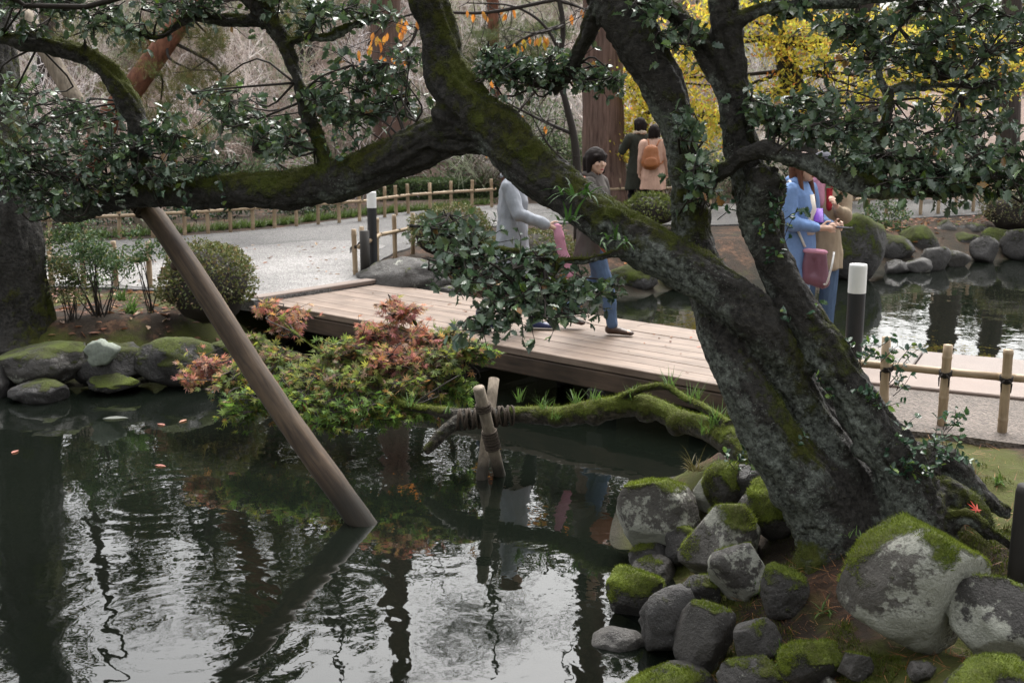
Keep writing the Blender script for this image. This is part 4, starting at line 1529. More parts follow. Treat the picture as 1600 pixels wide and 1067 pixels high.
def bark_attr(me, off, moss_fn, lich_fn, disp=(0.020, 0.016), cl=None):
    V, N = mesh_np(me)
    W = V + off
    g = fbm(W * np.array([7.0, 7.0, 7.0]), 4, 71)
    Wd = W * 13.0
    if cl is not None:      # folds run along the limbs
        cp, ct = np.vstack(cl[0]), np.vstack(cl[1])
        arc = np.concatenate([np.concatenate([[0], np.cumsum(np.linalg.norm(np.diff(c, axis=0), axis=1))]) + 9.0 * i for i, c in enumerate(cl[0])])
        kd = KDTree(len(cp))
        for i, c in enumerate(cp):
            kd.insert(c, i)
        kd.balance()
        ix = np.array([kd.find(w)[1] for w in W])
        rel = W - cp[ix]
        al = (rel * ct[ix]).sum(-1)
        pr = rel - ct[ix] * al[:, None]
        Wd = pr * 15.0 + ((arc[ix] + al) * 2.4)[:, None] * np.array([0.62, 0.55, 0.56])
    g2 = 0.6 - np.abs(fbm(Wd, 3, 73)) * 3.4 + 0.55 * fbm(W * 26, 2, 75)
    V2 = V + N * (disp[0] * g + disp[1] * g2)[:, None]
    me.vertices.foreach_set('co', V2.astype(np.float32).ravel())
    me.update()
    _, N2 = mesh_np(me)
    ms, li = moss_fn(W, N), lich_fn(W, N)
    a = me.color_attributes.new('rk', 'FLOAT_COLOR', 'POINT')
    a.data.foreach_set('color', np.stack([ms, li, ms * 0, ms * 0 + 1], -1).astype(np.float32).ravel())
    me.polygons.foreach_set('use_smooth', np.ones(len(me.polygons), bool))
    return V2, N2, ms


def holly_moss(W, N):
    m = 0.12 + 0.42 * N[:, 2] + 0.55 * fbm(W * 3.0, 3, 91)
    m += 0.22 * sstep(0.65, 0.15, W[:, 0])            # the limb over the bridge is mossier
    m += 0.25 * sstep(0.75, 0.45, W[:, 2])      # and so is the foot
    return np.clip(m, 0, 1)


def holly_lichen(W, N):
    return np.clip(0.05 + 0.95 * fbm(W * 2.2, 3, 95) + 0.30 * sstep(0.30, 0.70, W[:, 0]) - 0.3 * N[:, 2] - 0.3 * N[:, 0], 0, 1)


TV, TN, TM = bark_attr(me, TB, holly_moss, holly_lichen, cl=(CLP, CLT))


def trunk_moss(o, V, N, ms, n, seed, thr=0.55):
    r = np.random.default_rng(seed)
    k = np.where(ms > thr)[0]
    if len(k):
        k = r.choice(k, n)
        MOSS_PTS.append((o, V[k] + r.normal(size=(n, 3)) * 0.006, N[k]))


trunk_moss(trunk, TV, TN, TM, 26000, 5)

# foliage pads of the holly: (u, v, Y, half width px, half height px, stem u, v, Y)
tw, HL = MB(), Leaves()
pads = [(60, 250, 7.0, 85, 40, 150, 300, 7.2), (165, 232, 7.0, 75, 42, 215, 290, 7.1), (95, 190, 7.25, 90, 34, 200, 160, 7.15), (250, 268, 6.9, 75, 28, 240, 300, 7.05), (15, 150, 7.5, 45, 34, 60, 72, 7.22),
        (30, 290, 7.05, 60, 20, 130, 315, 7.25), (140, 285, 6.95, 70, 26, 180, 308, 7.15), (330, 262, 6.95, 46, 28, 320, 298, 6.95),
        (365, 185, 7.0, 56, 32, 470, 160, 6.8), (420, 205, 6.9, 50, 36, 489, 200, 6.75), (455, 215, 6.7, 40, 30, 500, 235, 6.7), (340, 150, 7.05, 40, 20, 460, 130, 6.8),
        (505, 150, 6.75, 46, 34, 470, 150, 6.8), (560, 120, 6.7, 66, 34, 470, 150, 6.8), (590, 165, 6.65, 60, 30, 640, 230, 6.45), (540, 175, 6.7, 50, 24, 640, 230, 6.45), (625, 105, 6.6, 36, 28, 650, 190, 6.4),
        (500, 15, 6.85, 60, 22, 515, 58, 6.85), (575, 18, 6.85, 50, 22, 548, 42, 6.85), (480, 40, 6.85, 40, 15, 482, 60, 6.85),
        (60, 8, 7.15, 85, 24, 70, -8, 7.1), (160, 30, 7.1, 60, 24, 150, 20, 7.15), (270, 15, 7.05, 66, 22, 240, 58, 7.0), (350, 8, 6.95, 60, 18, 360, 34, 6.95), (420, -2, 6.9, 60, 16, 416, 28, 6.9), (30, 45, 7.2, 45, 16, 60, 70, 7.22), (210, 45, 7.05, 40, 14, 240, 58, 7.0),
        (1072, 200, 5.66, 26, 32, 1064, 250, 5.78), (1098, 262, 5.58, 28, 26, 1100, 290, 5.7), (1085, 295, 5.6, 30, 16, 1092, 300, 5.72), (1185, 165, 5.62, 34, 26, 1152, 190, 5.74), (1060, 60, 5.8, 40, 24, 1062, 32, 5.9), (1010, 12, 5.85, 46, 18, 1015, -8, 5.95),
        (1240, 182, 5.6, 64, 26, 1205, 246, 5.45), (1300, 160, 5.7, 74, 30, 1388, 160, 5.7), (1370, 70, 5.75, 80, 34, 1376, 92, 5.78), (1465, 52, 5.85, 76, 36, 1405, 44, 5.8), (1556, 66, 5.95, 60, 44, 1500, 134, 5.85), (1320, 30, 5.75, 66, 20, 1340, 2, 5.7), (1235, 12, 5.72, 60, 14, 1260, 8, 5.7),
        (1450, 108, 5.85, 76, 24, 1445, 118, 5.85), (1540, 132, 5.9, 70, 24, 1500, 134, 5.85), (1275, 205, 5.55, 80, 20, 1205, 246, 5.45), (1345, 205, 5.65, 70, 26, 1372, 225, 5.6), (1440, 180, 5.8, 66, 20, 1388, 160, 5.7), (1550, 185, 5.85, 50, 22, 1500, 150, 5.9),
        (1370, 254, 5.4, 86, 26, 1320, 284, 5.4), (1465, 250, 5.4, 86, 28, 1400, 297, 5.4), (1560, 250, 5.38, 60, 34, 1480, 298, 5.4), (1500, 284, 5.35, 86, 16, 1480, 298, 5.4), (1420, 290, 5.35, 60, 16, 1400, 297, 5.4), (1590, 290, 5.3, 30, 16, 1560, 290, 5.4),
        (1500, 215, 5.75, 60, 16, 1500, 150, 5.9), (1440, 15, 5.8, 80, 18, 1440, 12, 5.85), (1550, 15, 5.9, 60, 20, 1500, 40, 5.85), (285, 225, 7.0, 50, 30, 222, 240, 7.12), (60, 310, 7.1, 60, 18, 130, 322, 7.28), (250, 200, 7.0, 40, 24, 215, 200, 7.12), (690, 352, 5.48, 52, 18, 690, 362, 5.45), (735, 380, 5.42, 52, 24, 760, 385, 5.4), (800, 398, 5.38, 54, 26, 850, 405, 5.4), (745, 428, 5.32, 46, 26, 800, 440, 5.3), (815, 455, 5.24, 66, 26, 850, 450, 5.3), (895, 448, 5.3, 54, 22, 850, 420, 5.35), (775, 488, 5.22, 52, 20, 800, 478, 5.25), (860, 488, 5.22, 54, 16, 850, 450, 5.3), (742, 512, 5.24, 28, 18, 745, 500, 5.25), (938, 452, 5.32, 34, 16, 900, 430, 5.4), (700, 405, 5.38, 30, 16, 760, 385, 5.4)]
for (u, v, Y, rx, rv, su, sv, sY) in pads:
    k = Y / FPX
    r = np.random.default_rng(int(u * 31 + v))
    rad = np.array([rx * k * 1.2, max(0.25, 0.95 * rx * k), rv * k * 1.15])
    pad(tw, HL, at(su, sv, sY), at(u, v, Y), rad, max(8, int(math.pi * rx * rv / (215 if u > 1280 and v < 200 else 150))), 6, 0.055, r)
# crown above the frame
for (u, v, Y, rx, rv, su, sv, sY) in [(560, -170, 6.6, 160, 60, 620, -150, 6.55), (380, -90, 6.95, 130, 40, 360, -50, 6.95), (880, -180, 6.2, 140, 60, 880, -160, 6.2), (1130, -160, 5.9, 140, 60, 1115, -160, 5.95), (1380, -90, 5.8, 150, 40, 1430, -8, 5.7), (60, -70, 7.2, 130, 34, 0, 60, 7.25)]:
    k = Y / FPX
    r = np.random.default_rng(int(u * 7 + 5000 + v))
    pad(tw, HL, at(su, sv, sY), at(u, v, Y), np.array([rx * k, rx * k * .8, rv * k]), 60, 7, 0.075, r)
# extra unseen crown over bank and water, added to shade the foreground
for (X, Yy, z, rx, su, sv, sY) in [(-2.6, 6.0, 3.7, .9, 360, -50, 6.95), (-1.2, 5.6, 4.0, 1.0, 600, -220, 6.6), (0.2, 5.4, 4.1, 1.0, 860, -220, 6.3), (1.5, 5.0, 4.0, 1.0, 1110, -240, 6.0), (2.6, 4.9, 3.8, 1.0, 1110, -240, 6.0), (3.5, 5.8, 3.8, .9, 1430, -8, 5.7), (0.4, 6.8, 4.6, 1.1, 860, -220, 6.3), (1.9, 6.6, 4.5, 1.1, 1110, -240, 6.0), (3.2, 7.0, 4.4, 1.0, 1110, -240, 6.0)]:
    r = np.random.default_rng(int(X * 100 + Yy * 1000) + 9000)
    pad(tw, HL, at(su, sv, sY), (X, Yy, z), np.array([rx, rx * .8, .3]), 46, 7, 0.12, r, trad=0.02)
# fine-leaved pad on the short cut branch
for (u, v, Y, rx, rv, su, sv, sY) in [(800, 112, 6.22, 60, 22, 862, 142, 6.22), (862, 104, 6.2, 60, 20, 862, 142, 6.22), (925, 124, 6.18, 44, 14, 884, 118, 6.18), (960, 122, 6.18, 24, 10, 905, 100, 6.15), (775, 95, 6.25, 30, 18, 840, 135, 6.22)]:
    k = Y / FPX
    r = np.random.default_rng(int(u * 3 + v))
    pad(tw, HL, at(su, sv, sY), at(u, v, Y), np.array([rx * k, 0.2, rv * k]), int(rx * rv / 14), 9, 0.038, r, trad=0.007)
# shoots sprouting from the trunk
for (u, v, Y, n) in [(1345, 560, 5.36, 4), (1375, 545, 5.36, 4), (1400, 560, 5.36, 3), (1372, 640, 5.28, 4), (1392, 600, 5.3, 4), (1398, 690, 5.26, 4), (1430, 740, 5.22, 6), (1462, 725, 5.24, 6), (1478, 660, 5.32, 4), (1490, 700, 5.3, 4), (1450, 700, 5.26, 5), (1405, 735, 5.2, 4),
                     (1205, 400, 5.46, 3), (1215, 350, 5.48, 4), (1200, 320, 5.45, 4), (1190, 370, 5.46, 3), (1160, 730, 5.5, 5), (1175, 710, 5.48, 3), (1250, 500, 5.36, 2), (1310, 620, 5.3, 2), (1240, 690, 5.3, 1), (1110, 330, 5.6, 3), (520, 240, 6.5, 4), (560, 225, 6.5, 4), (545, 215, 6.5, 3), (300, 330, 6.85, 3), (350, 325, 6.85, 2)]:
    r = np.random.default_rng(int(u * 13 + v))
    for _ in range(n):
        twig_spray(tw, HL, at(u + r.uniform(-12, 12), v + r.uniform(-4, 22), Y), np.array([r.uniform(-.6, .8), r.uniform(-.6, .1), r.uniform(.4, 1.2)]), r.uniform(.07, .17), 8, 0.036, r, [(6, (0.035, 0.085, 0.045)), (3, (0.06, 0.13, 0.05)), (1, (0.18, 0.27, 0.05))], rad=0.0022)
o = wpart('twigs', tw, M['twig'], holly)
o['kind'] = 'stuff'
finish_leaves(holly, HL, 'holly', M['holly_leaf'], 300)


# ------------------------------------------------------------------ strap-leaved tufts
def blades(mb, c, n, length, width, r, col, spread=0.9, base=0.02, droop=0.6, dirv=(0, 0, 1)):
    for _ in range(n):
        a = r.uniform(0, 2 * math.pi)
        d = unit(np.asarray(dirv) + np.array([math.cos(a), math.sin(a), 0]) * r.uniform(0.1, spread))
        L = length * r.uniform(0.55, 1.15)
        p = np.asarray(c) + np.array([r.normal() * base, r.normal() * base, 0])
        side = unit(np.cross(d, [0.1, 0.2, 1.0])) * width * 0.5
        V = []
        for k in range(5):
            f = k / 4
            w = (1 - f ** 2) * 0.95 + 0.05
            V += [p - side * w, p + side * w]
            d = unit(d + np.array([0, 0, -droop * 0.28]) + r.normal(size=3) * 0.03)
            p = p + d * L / 4
        mb.add(V, [[2 * k, 2 * k + 1, 2 * k + 3, 2 * k + 2] for k in range(4)], None, np.asarray(col) * r.uniform(0.65, 1.35))


def tuft(name, label, c, n, length, width, col, seed, group=None, **kw):
    r = np.random.default_rng(seed)
    m = MB()
    blades(m, np.zeros(3), n, length, width, r, col, **kw)
    return tag(obj(name, m.mesh(name, smooth=False), M['soft_leaf'], None, c), label, 'plant', group)


GREEN = (0.07, 0.15, 0.035)
for k, (u, v, Y, n, L, lab) in enumerate([(905, 305, 5.62, 20, 0.19, 'strap-leaved tuft perched on the mossy limb above the bridge'), (960, 375, 5.5, 16, 0.15, 'lower strap-leaved tuft on the limb, right of the larger one'), (890, 345, 5.62, 14, 0.16, 'strap-leaved tuft hanging under the larger one on the limb')]):
    tuft('limb_fern', lab, at(u, v, Y), n, L, 0.014, (0.06, 0.13, 0.035), 900 + k, 'strap-leaved tufts on the limb', spread=1.4, droop=1.0, base=0.035, dirv=(0, -.5, .7))

# ------------------------------------------------------------------ the maple leaning over the water
MBASE = at(1150, 700, 6.7)
maple = thing('maple_tree', 'mossy maple trunk lying low over the water with red and green leaves', 'tree', MBASE)
M1 = [(1190, 735, 6.5, 60), (1145, 690, 6.7, 62), (1105, 668, 6.95, 50), (1060, 655, 7.2, 44), (1005, 634, 7.4, 44), (940, 640, 7.5, 46), (880, 650, 7.6, 38), (820, 648, 7.68, 34), (775, 650, 7.74, 34), (738, 652, 7.76, 34), (702, 668, 7.74, 28), (680, 690, 7.7, 23), (664, 706, 7.68, 14)]
M2 = [(745, 652, 7.76, 40), (715, 648, 7.82, 26), (670, 640, 7.92, 19), (630, 632, 8.02, 17), (606, 612, 8.15, 14), (585, 580, 8.3, 10), (560, 560, 8.45, 7)]
M3 = [(1140, 665, 6.72, 24), (1108, 642, 6.9, 18), (1070, 622, 7.1, 16), (1040, 604, 7.25, 17), (1010, 606, 7.32, 16), (980, 616, 7.4, 14), (955, 632, 7.48, 16)]
M4 = [(606, 612, 8.15, 10), (640, 560, 8.5, 8), (660, 530, 8.7, 6), (640, 490, 8.9, 4)]
M5 = [(640, 634, 8.0, 10), (560, 640, 8.1, 8), (480, 630, 8.2, 6), (400, 600, 8.5, 5), (330, 570, 8.7, 3)]
M6 = [(585, 580, 8.3, 8), (520, 560, 8.6, 6), (460, 520, 9.0, 5), (430, 490, 9.3, 3)]
M7 = [(625, 630, 8.05, 9), (680, 590, 8.3, 7), (725, 560, 8.5, 5), (760, 545, 8.6, 3)]
mb = MB()
for k, s in enumerate([M1, M2, M3, M4, M5, M6, M7]):
    P, Rr = limb(s)
    mb.tube(P, Rr * 0.82, 12, 6, 0.22, 40 + k)
for (u, v, Y, w) in [(1010, 640, 7.38, 44), (930, 645, 7.5, 42), (870, 652, 7.6, 36), (1060, 662, 7.18, 42)]:
    mb.ball(at(u, v, Y), pxr(w, Y), 2)
V, Q, T = mb.arrays()
mt = obj('trunk', mk_mesh('trunk', V - MBASE, Q, T), M['maple_bark'], maple)
md = mt.modifiers.new('fuse', 'REMESH')
md.mode = 'VOXEL'
md.voxel_size = 0.010
md = mt.modifiers.new('soft', 'SMOOTH')
md.iterations = 2
me = bake(mt)
mv, mn, mm = bark_attr(me, MBASE, lambda W, N: np.clip(0.42 + 0.5 * N[:, 2] + 0.5 * fbm(W * 3, 3, 14) - 0.45 * sstep(7.66, 7.72, W[:, 1]) * sstep(7.85, 7.78, W[:, 1]), 0, 1), lambda W, N: np.clip(0.2 + 0.5 * fbm(W * 3, 3, 15), 0, 1), (0.010, 0.004))
trunk_moss(mt, mv, mn, mm, 12000, 8, 0.5)
# coir wrap where the stakes carry the trunk
c0, c1 = at(716, 656, 7.75), at(800, 649, 7.70)
x = MB()
for k in range(26):
    p = c0 + (c1 - c0) * (k / 25)
    rr_ = 0.068 - 0.004 * (k / 25)
    th = np.linspace(0, 2 * np.pi, 15)
    x.tube([p + np.array([0.016 * math.sin(q + k * 1.7), rr_ * math.cos(q), rr_ * math.sin(q)]) for q in th], 0.008, 5, cap=False)
wpart('coir_wrap', x, M['brown_rope'], maple)

tw, ML = MB(), Leaves()
RED = [(5, (0.46, 0.19, 0.18)), (2, (0.48, 0.25, 0.12)), (4, (0.44, 0.28, 0.24)), (2, (0.28, 0.28, 0.09))]
MIDC = [(3, (0.30, 0.20, 0.16)), (5, (0.20, 0.25, 0.08)), (4, (0.27, 0.28, 0.07)), (1.5, (0.38, 0.21, 0.11)), (4, (0.16, 0.21, 0.09))]
GRN = [(6, (0.13, 0.22, 0.055)), (4, (0.19, 0.27, 0.06)), (2, (0.24, 0.25, 0.05)), (1, (0.30, 0.16, 0.07))]
mp = [(330, 565, 8.8, 46, 16, RED), (300, 590, 8.7, 26, 12, RED), (370, 590, 8.6, 54, 22, MIDC), (430, 560, 8.8, 56, 24, MIDC), (420, 610, 8.4, 64, 26, GRN), (490, 585, 8.5, 60, 26, MIDC), (470, 625, 8.2, 60, 22, GRN), (450, 500, 9.3, 44, 22, RED), (415, 478, 9.5, 24, 14, RED), (395, 535, 9.2, 36, 18, MIDC),
      (540, 545, 8.6, 56, 24, MIDC), (590, 520, 8.7, 50, 22, RED), (630, 490, 8.8, 34, 22, RED), (610, 478, 8.9, 20, 14, RED), (560, 590, 8.3, 60, 26, MIDC), (620, 560, 8.4, 56, 28, RED), (560, 632, 8.1, 66, 22, GRN), (640, 600, 8.2, 50, 24, MIDC), (680, 560, 8.4, 50, 24, MIDC), (725, 545, 8.5, 40, 22, MIDC), (750, 552, 8.5, 26, 16, GRN), (700, 600, 8.4, 44, 22, GRN), (610, 645, 8.05, 50, 18, GRN), (520, 655, 8.1, 50, 14, GRN), (660, 530, 8.6, 36, 18, RED), (700, 520, 8.7, 30, 16, MIDC), (720, 610, 8.6, 26, 24, GRN), (670, 640, 8.3, 30, 14, GRN), (380, 640, 8.3, 50, 14, GRN)]
stems = np.vstack([limb(s)[0] for s in (M4, M5, M6, M7)])
for (u, v, Y, rx, rv, pl) in mp:
    k = Y / FPX
    r = np.random.default_rng(int(u * 17 + v))
    c = at(u, v, Y)
    stem = stems[np.argmin(np.linalg.norm(stems - c, axis=1) + 0.4 * (stems[:, 2] > c[2]))]
    pad(tw, ML, stem, c, np.array([rx * k, max(0.14, rx * k * 0.8), rv * k * 0.9]), int(rx * rv / 16), 6, 0.074, r, pl, trad=0.006, up=0.9, droop=0.25)
o = wpart('twigs', tw, M['twig'], maple)
o['kind'] = 'stuff'
finish_leaves(maple, ML, 'maple', M['thin_leaf'], 300)

for k, (u, v, Y, n, L) in enumerate([(640, 628, 7.9, 14, .12), (700, 640, 7.78, 12, .10), (810, 622, 7.66, 14, .11), (850, 632, 7.58, 18, .13), (900, 622, 7.52, 16, .12), (930, 618, 7.48, 14, .10), (985, 618, 7.4, 16, .12), (1045, 600, 7.22, 18, .15), (1085, 622, 7.05, 20, .16), (1120, 655, 6.8, 24, .16), (1105, 672, 6.8, 18, .14), (870, 650, 7.5, 12, .07), (1010, 650, 7.34, 12, .09)]):
    where = ['beside the maple leaves', 'left of the rope lashing', 'right of the stakes', 'on the middle of the log', 'past the middle of the log', 'under the bridge edge', 'near the arched root', 'on top of the arched root', 'right of the arched root', 'at the trunk foot', 'below the trunk foot', 'on the front of the log', 'in front of the arched root'][k]
    tuft('grass_tuft', 'small grass tuft growing on the mossy maple trunk ' + where, at(u, v + 6, Y), n, L, 0.007, (0.10, 0.17, 0.05), 950 + k, 'grass tufts on the mossy maple trunk', spread=0.8, droop=0.5)
for k, (u, v, Y, n, L, lab) in enumerate([(1085, 735, 6.7, 40, .16, 'dry thin grass tuft behind the angular rock'), (1125, 745, 6.4, 30, .14, 'green grass tuft on the moss hummock by the white stone'), (1140, 850, 5.95, 14, .10, 'pale strap-leaved tuft on the flat-topped rock'), (1605 - 20, 1030, 4.4, 12, .06, 'tiny grass tuft between the bottom right rocks'), (1500, 1030, 4.5, 12, .07, 'tiny silvery tuft on the bottom right mossy stone'),
                                          (1335, 838, 5.0, 7, .07, 'tiny blade tuft behind the mossy boulder'), (205, 490, 10.7, 60, .24, 'arching grass clump on the left bank under the plaque'), (190, 470, 11.0, 40, .2, 'second grass clump on the left bank behind the first'), (320, 570, 9.6, 16, .2, 'withered grass hanging from the left bank rocks')]):
    tuft('grass_tuft', lab, at(u, v, Y), n, L, 0.006 if k < 6 else 0.012, (0.16, 0.13, 0.06) if 'dry' in lab or 'withered' in lab else (0.10, 0.17, 0.05), 980 + k, 'grass tufts on the banks', spread=1.2, droop=0.9)

# moss carpet over the earth between the near rocks
r = np.random.default_rng(61)
n = 90000
U, Vv = r.uniform(960, 1620, n), r.uniform(690, 1080, n)
zz = 0.3
D = np.stack([(U - 800) / FPX, math.cos(PITCH) - (Vv - 533.5) / FPX * math.sin(PITCH), -math.sin(PITCH) - (Vv - 533.5) / FPX * math.cos(PITCH)], -1)
P = np.array([0, 0, CAMZ]) + D * ((zz - CAMZ) / D[:, 2])[:, None]
P[:, 2] = ground_h(P[:, 0], P[:, 1])
ok = (pond_sd(P[:, 0], P[:, 1]) > 0.1) & (fbm(P * 3.1, 3, 77) > -0.12) & (P[:, 1] < 6.5) & (P[:, 0] < 2.7)
P = P[ok]
n = len(P)
d = unit(np.array([0, 0, 1.0]) + r.normal(size=(n, 3)) * 0.5)
Lq = (r.uniform(0.008, 0.026, n) * (1 + 0.8 * fbm(P * 8, 2, 8)))[:, None]
s = unit(np.cross(d, r.normal(size=(n, 3)))) * 0.0022
V = np.stack([P - s - [0, 0, .004], P + s - [0, 0, .004], P + d * Lq], 1).reshape(-1, 3)
tone = (0.5 + 0.6 * fbm(P * 2.5, 3, 5))[:, None]
c = (np.array([0.028, 0.032, 0.009]) * (1 - tone) + np.array([0.11, 0.135, 0.02]) * tone) * r.uniform(0.6, 1.4, (n, 1))
tag(obj('moss_carpet', mk_mesh('moss_carpet', V, None, np.arange(3 * n).reshape(-1, 3), np.repeat(c, 3, 0), False), M['soft_leaf']), 'dark moss carpet on the earth between the near rocks', 'moss', kind='stuff')
for k, (u, v, L_, n_, lab) in enumerate([(1225, 985, .12, 16, 'small fern at the foot of the tree near the bottom edge'), (1190, 900, .10, 14, 'small fern tucked behind the white-faced rock'), (1290, 960, .10, 14, 'small fern on the earth slope under the trunk'), (1450, 880 + 120, .09, 12, 'small fern between the moss-capped boulder and the lichened one'), (1560, 800, .10, 14, 'grass sprig beside the roots at right'), (1100, 880, .10, 12, 'grass sprig between flat-topped rock and oval boulder')]):
    q = gz(u, v, .3)
    q[2] = float(ground_h(q[:1], q[1:2])[0])
    tuft('fern', lab, q, n_, L_, 0.010, (0.08, 0.14, 0.035), 1200 + k, 'small ferns among the near rocks', spread=1.4, droop=1.0)

# ------------------------------------------------------------------ moss fibres on rocks and trunks
for (o, P, N) in MOSS_PTS:
    r = np.random.default_rng(len(P))
    n = len(P)
    d = unit(N + np.array([0, 0, 0.3]) + r.normal(size=(n, 3)) * 0.5)
    L = (r.uniform(0.004, 0.016, n) * (1.0 + 0.9 * fbm((P + np.array(o.location)) * 9, 2, 8)))[:, None]
    s = unit(np.cross(d, r.normal(size=(n, 3)))) * 0.0016
    V = np.stack([P - s - N * 0.002, P + s - N * 0.002, P + d * L], 1).reshape(-1, 3)
    T = np.arange(3 * n).reshape(-1, 3)
    tone = (0.5 + 0.5 * fbm(P * 6, 2, 3))[:, None]
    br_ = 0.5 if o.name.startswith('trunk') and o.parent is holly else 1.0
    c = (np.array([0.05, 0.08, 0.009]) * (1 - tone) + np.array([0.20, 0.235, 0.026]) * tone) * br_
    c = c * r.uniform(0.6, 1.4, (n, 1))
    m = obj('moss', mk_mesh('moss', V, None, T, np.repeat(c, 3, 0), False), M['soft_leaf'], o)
    m['kind'] = 'stuff'

# ------------------------------------------------------------------ shrubs and trees of the garden
def blob(L, c, rad, n, size, palette, r, clumps=14, sig=0.24, shell=True):
    c, rad = np.asarray(c, float), np.asarray(rad, float)
    q = unit(r.normal(size=(clumps, 3))) * (r.uniform(0.45 if shell else 0.0, 1.0, (clumps, 1)) ** 0.6)
    k = r.integers(0, clumps, n)
    P = q[k] + r.normal(size=(n, 3)) * sig
    P = c + P * rad
    A = unit(r.normal(size=(n, 3)) + np.array([0, 0, 0.2]))
    N = unit(np.array([0, -0.2, 0.7]) + r.normal(size=(n, 3)) * 0.6)
    L.add(P, A, N, size * r.uniform(0.6, 1.25, n), pal(palette, n, r, 0.35))
    return c + q * rad


def shrub(name, label, u, v, Y, rx, rv, n, size, palette, seed, tpl='small', mat='soft_leaf', clumps=26, sig=0.2, stems=6, zb=None, group=None, dep=0.9, dome=False, cat='shrub'):
    r = np.random.default_rng(seed)
    k = Y / FPX
    c = at(u, v, Y)
    rad = np.array([rx * k, rx * k * dep, rv * k])
    zb = c[2] - rad[2] if zb is None else zb
    base = np.array([c[0], c[1], zb])
    t = thing(name, label, cat, base, 0, group)
    L = Leaves()
    if dome:      # clipped mound: leaves over the surface of a dome
        d = unit(r.normal(size=(n, 3)))
        d[:, 2] = np.where(d[:, 2] < -0.35, -d[:, 2], d[:, 2])
        rr = 1 + 0.30 * fbm(d * 2.2 + seed, 3, seed) + r.normal(size=n) * 0.06
        P = c + d * rr[:, None] * rad
        A = unit(d * 0.7 + r.normal(size=(n, 3)) * 0.7)
        N = unit(d + r.normal(size=(n, 3)) * 0.6)
        L.add(P, A, N, size * r.uniform(0.6, 1.25, n), pal(palette, n, r, 0.35))
        tips = P[r.integers(0, n, stems * 4)]
        V, T = ico(3)
        x = MB()
        V2 = V * (1 + 0.30 * fbm(V * 2.2 + seed, 3, seed))[:, None]
        x.add(c + V2 * rad * 0.86, None, T)
        wpart('inner_twigs', x, M['twig'], t)
    else:
        tips = blob(L, c, rad, n, size, palette, r, clumps, sig)
    x = MB()
    for q in tips[::2]:
        m = base * 0.45 + q * 0.55 + r.normal(size=3) * rad * 0.12
        x.tube([base + r.normal(size=3) * np.array([.03, .03, 0]) - np.array([0, 0, .05]), m, q], [0.008, 0.005, 0.002], 4, 3, cap=False)
    o = wpart('stems', x, M['twig'], t)
    finish_leaves(t, L, tpl, M[mat])
    return t


AZ = [(5, (0.11, 0.12, 0.045)), (4, (0.15, 0.145, 0.06)), (2, (0.19, 0.14, 0.08)), (3, (0.08, 0.10, 0.04))]
SM = [(5, (0.06, 0.10, 0.045)), (3, (0.09, 0.14, 0.06)), (2, (0.045, 0.075, 0.035)), (1, (0.15, 0.16, 0.05))]
DK = [(5, (0.030, 0.050, 0.026)), (3, (0.045, 0.075, 0.035)), (2, (0.022, 0.036, 0.022))]
shrub('azalea_shrub', 'clipped round azalea mound on the left bank behind the leaning pole', 322, 448, 11.25, 72, 62, 5200, 0.036, AZ, 1, dome=True, zb=.42, group='clipped azaleas')
shrub('azalea_shrub', 'smaller azalea hump at the back of the left bank mound, nearer the path', 335, 420, 11.7, 46, 38, 2200, 0.036, AZ, 2, dome=True, zb=.45, group='clipped azaleas')
shrub('azalea_shrub', 'round olive azalea beyond the bridge, right of the left bollard', 705, 365, 15.2, 64, 40, 3800, 0.04, AZ, 3, dome=True, zb=.45, group='clipped azaleas')
shrub('azalea_shrub', 'low green azalea mound below the two women in back view', 1022, 330, 18.6, 42, 26, 2400, 0.05, [(3, (0.09, 0.11, 0.03)), (2, (0.12, 0.14, 0.035))], 4, dome=True, zb=.5, group='clipped azaleas')
shrub('azalea_shrub', 'low azalea behind the woman in grey, above the bridge deck', 830, 395, 15.0, 70, 34, 2600, 0.045, AZ, 5, dome=True, zb=.4, group='clipped azaleas')
shrub('azalea_shrub', 'small dark azalea between the walking women and the tree trunk', 985, 400, 16.2, 46, 36, 2200, 0.045, AZ, 6, dome=True, zb=.4, group='clipped azaleas')
shrub('bush', 'open twiggy small-leaved bush on the left bank', 150, 392, 11.1, 78, 62, 4200, 0.040, SM, 7, 'oval', clumps=40, sig=0.13, zb=.42, group='small-leaved bushes')
shrub('bush', 'low spreading end of the left bank bush beside the plaque', 235, 395, 11.3, 34, 20, 500, 0.04, SM, 8, 'oval', clumps=12, sig=0.2, zb=.42, group='small-leaved bushes')
shrub('bush', 'low brownish bush at the foot of the big left trunk', 110, 440, 10.9, 34, 34, 900, 0.036, AZ, 9, clumps=20, sig=0.18, zb=.42, group='small-leaved bushes')
shrub('feathery_shrub', 'feathery green shrub on the far bank beside the women with phones', 1382, 345, 19.2, 42, 36, 2400, 0.06, SM, 10, clumps=30, sig=0.16, zb=.4, group='shrubs on the far bank')
shrub('round_shrub', 'round dry brownish shrub at the right edge of the far bank', 1582, 330, 19.5, 46, 34, 2600, 0.045, [(3, (0.14, 0.13, 0.07)), (2, (0.10, 0.11, 0.045)), (1, (0.2, 0.15, 0.1))], 11, dome=True, zb=.5, group='shrubs on the far bank')
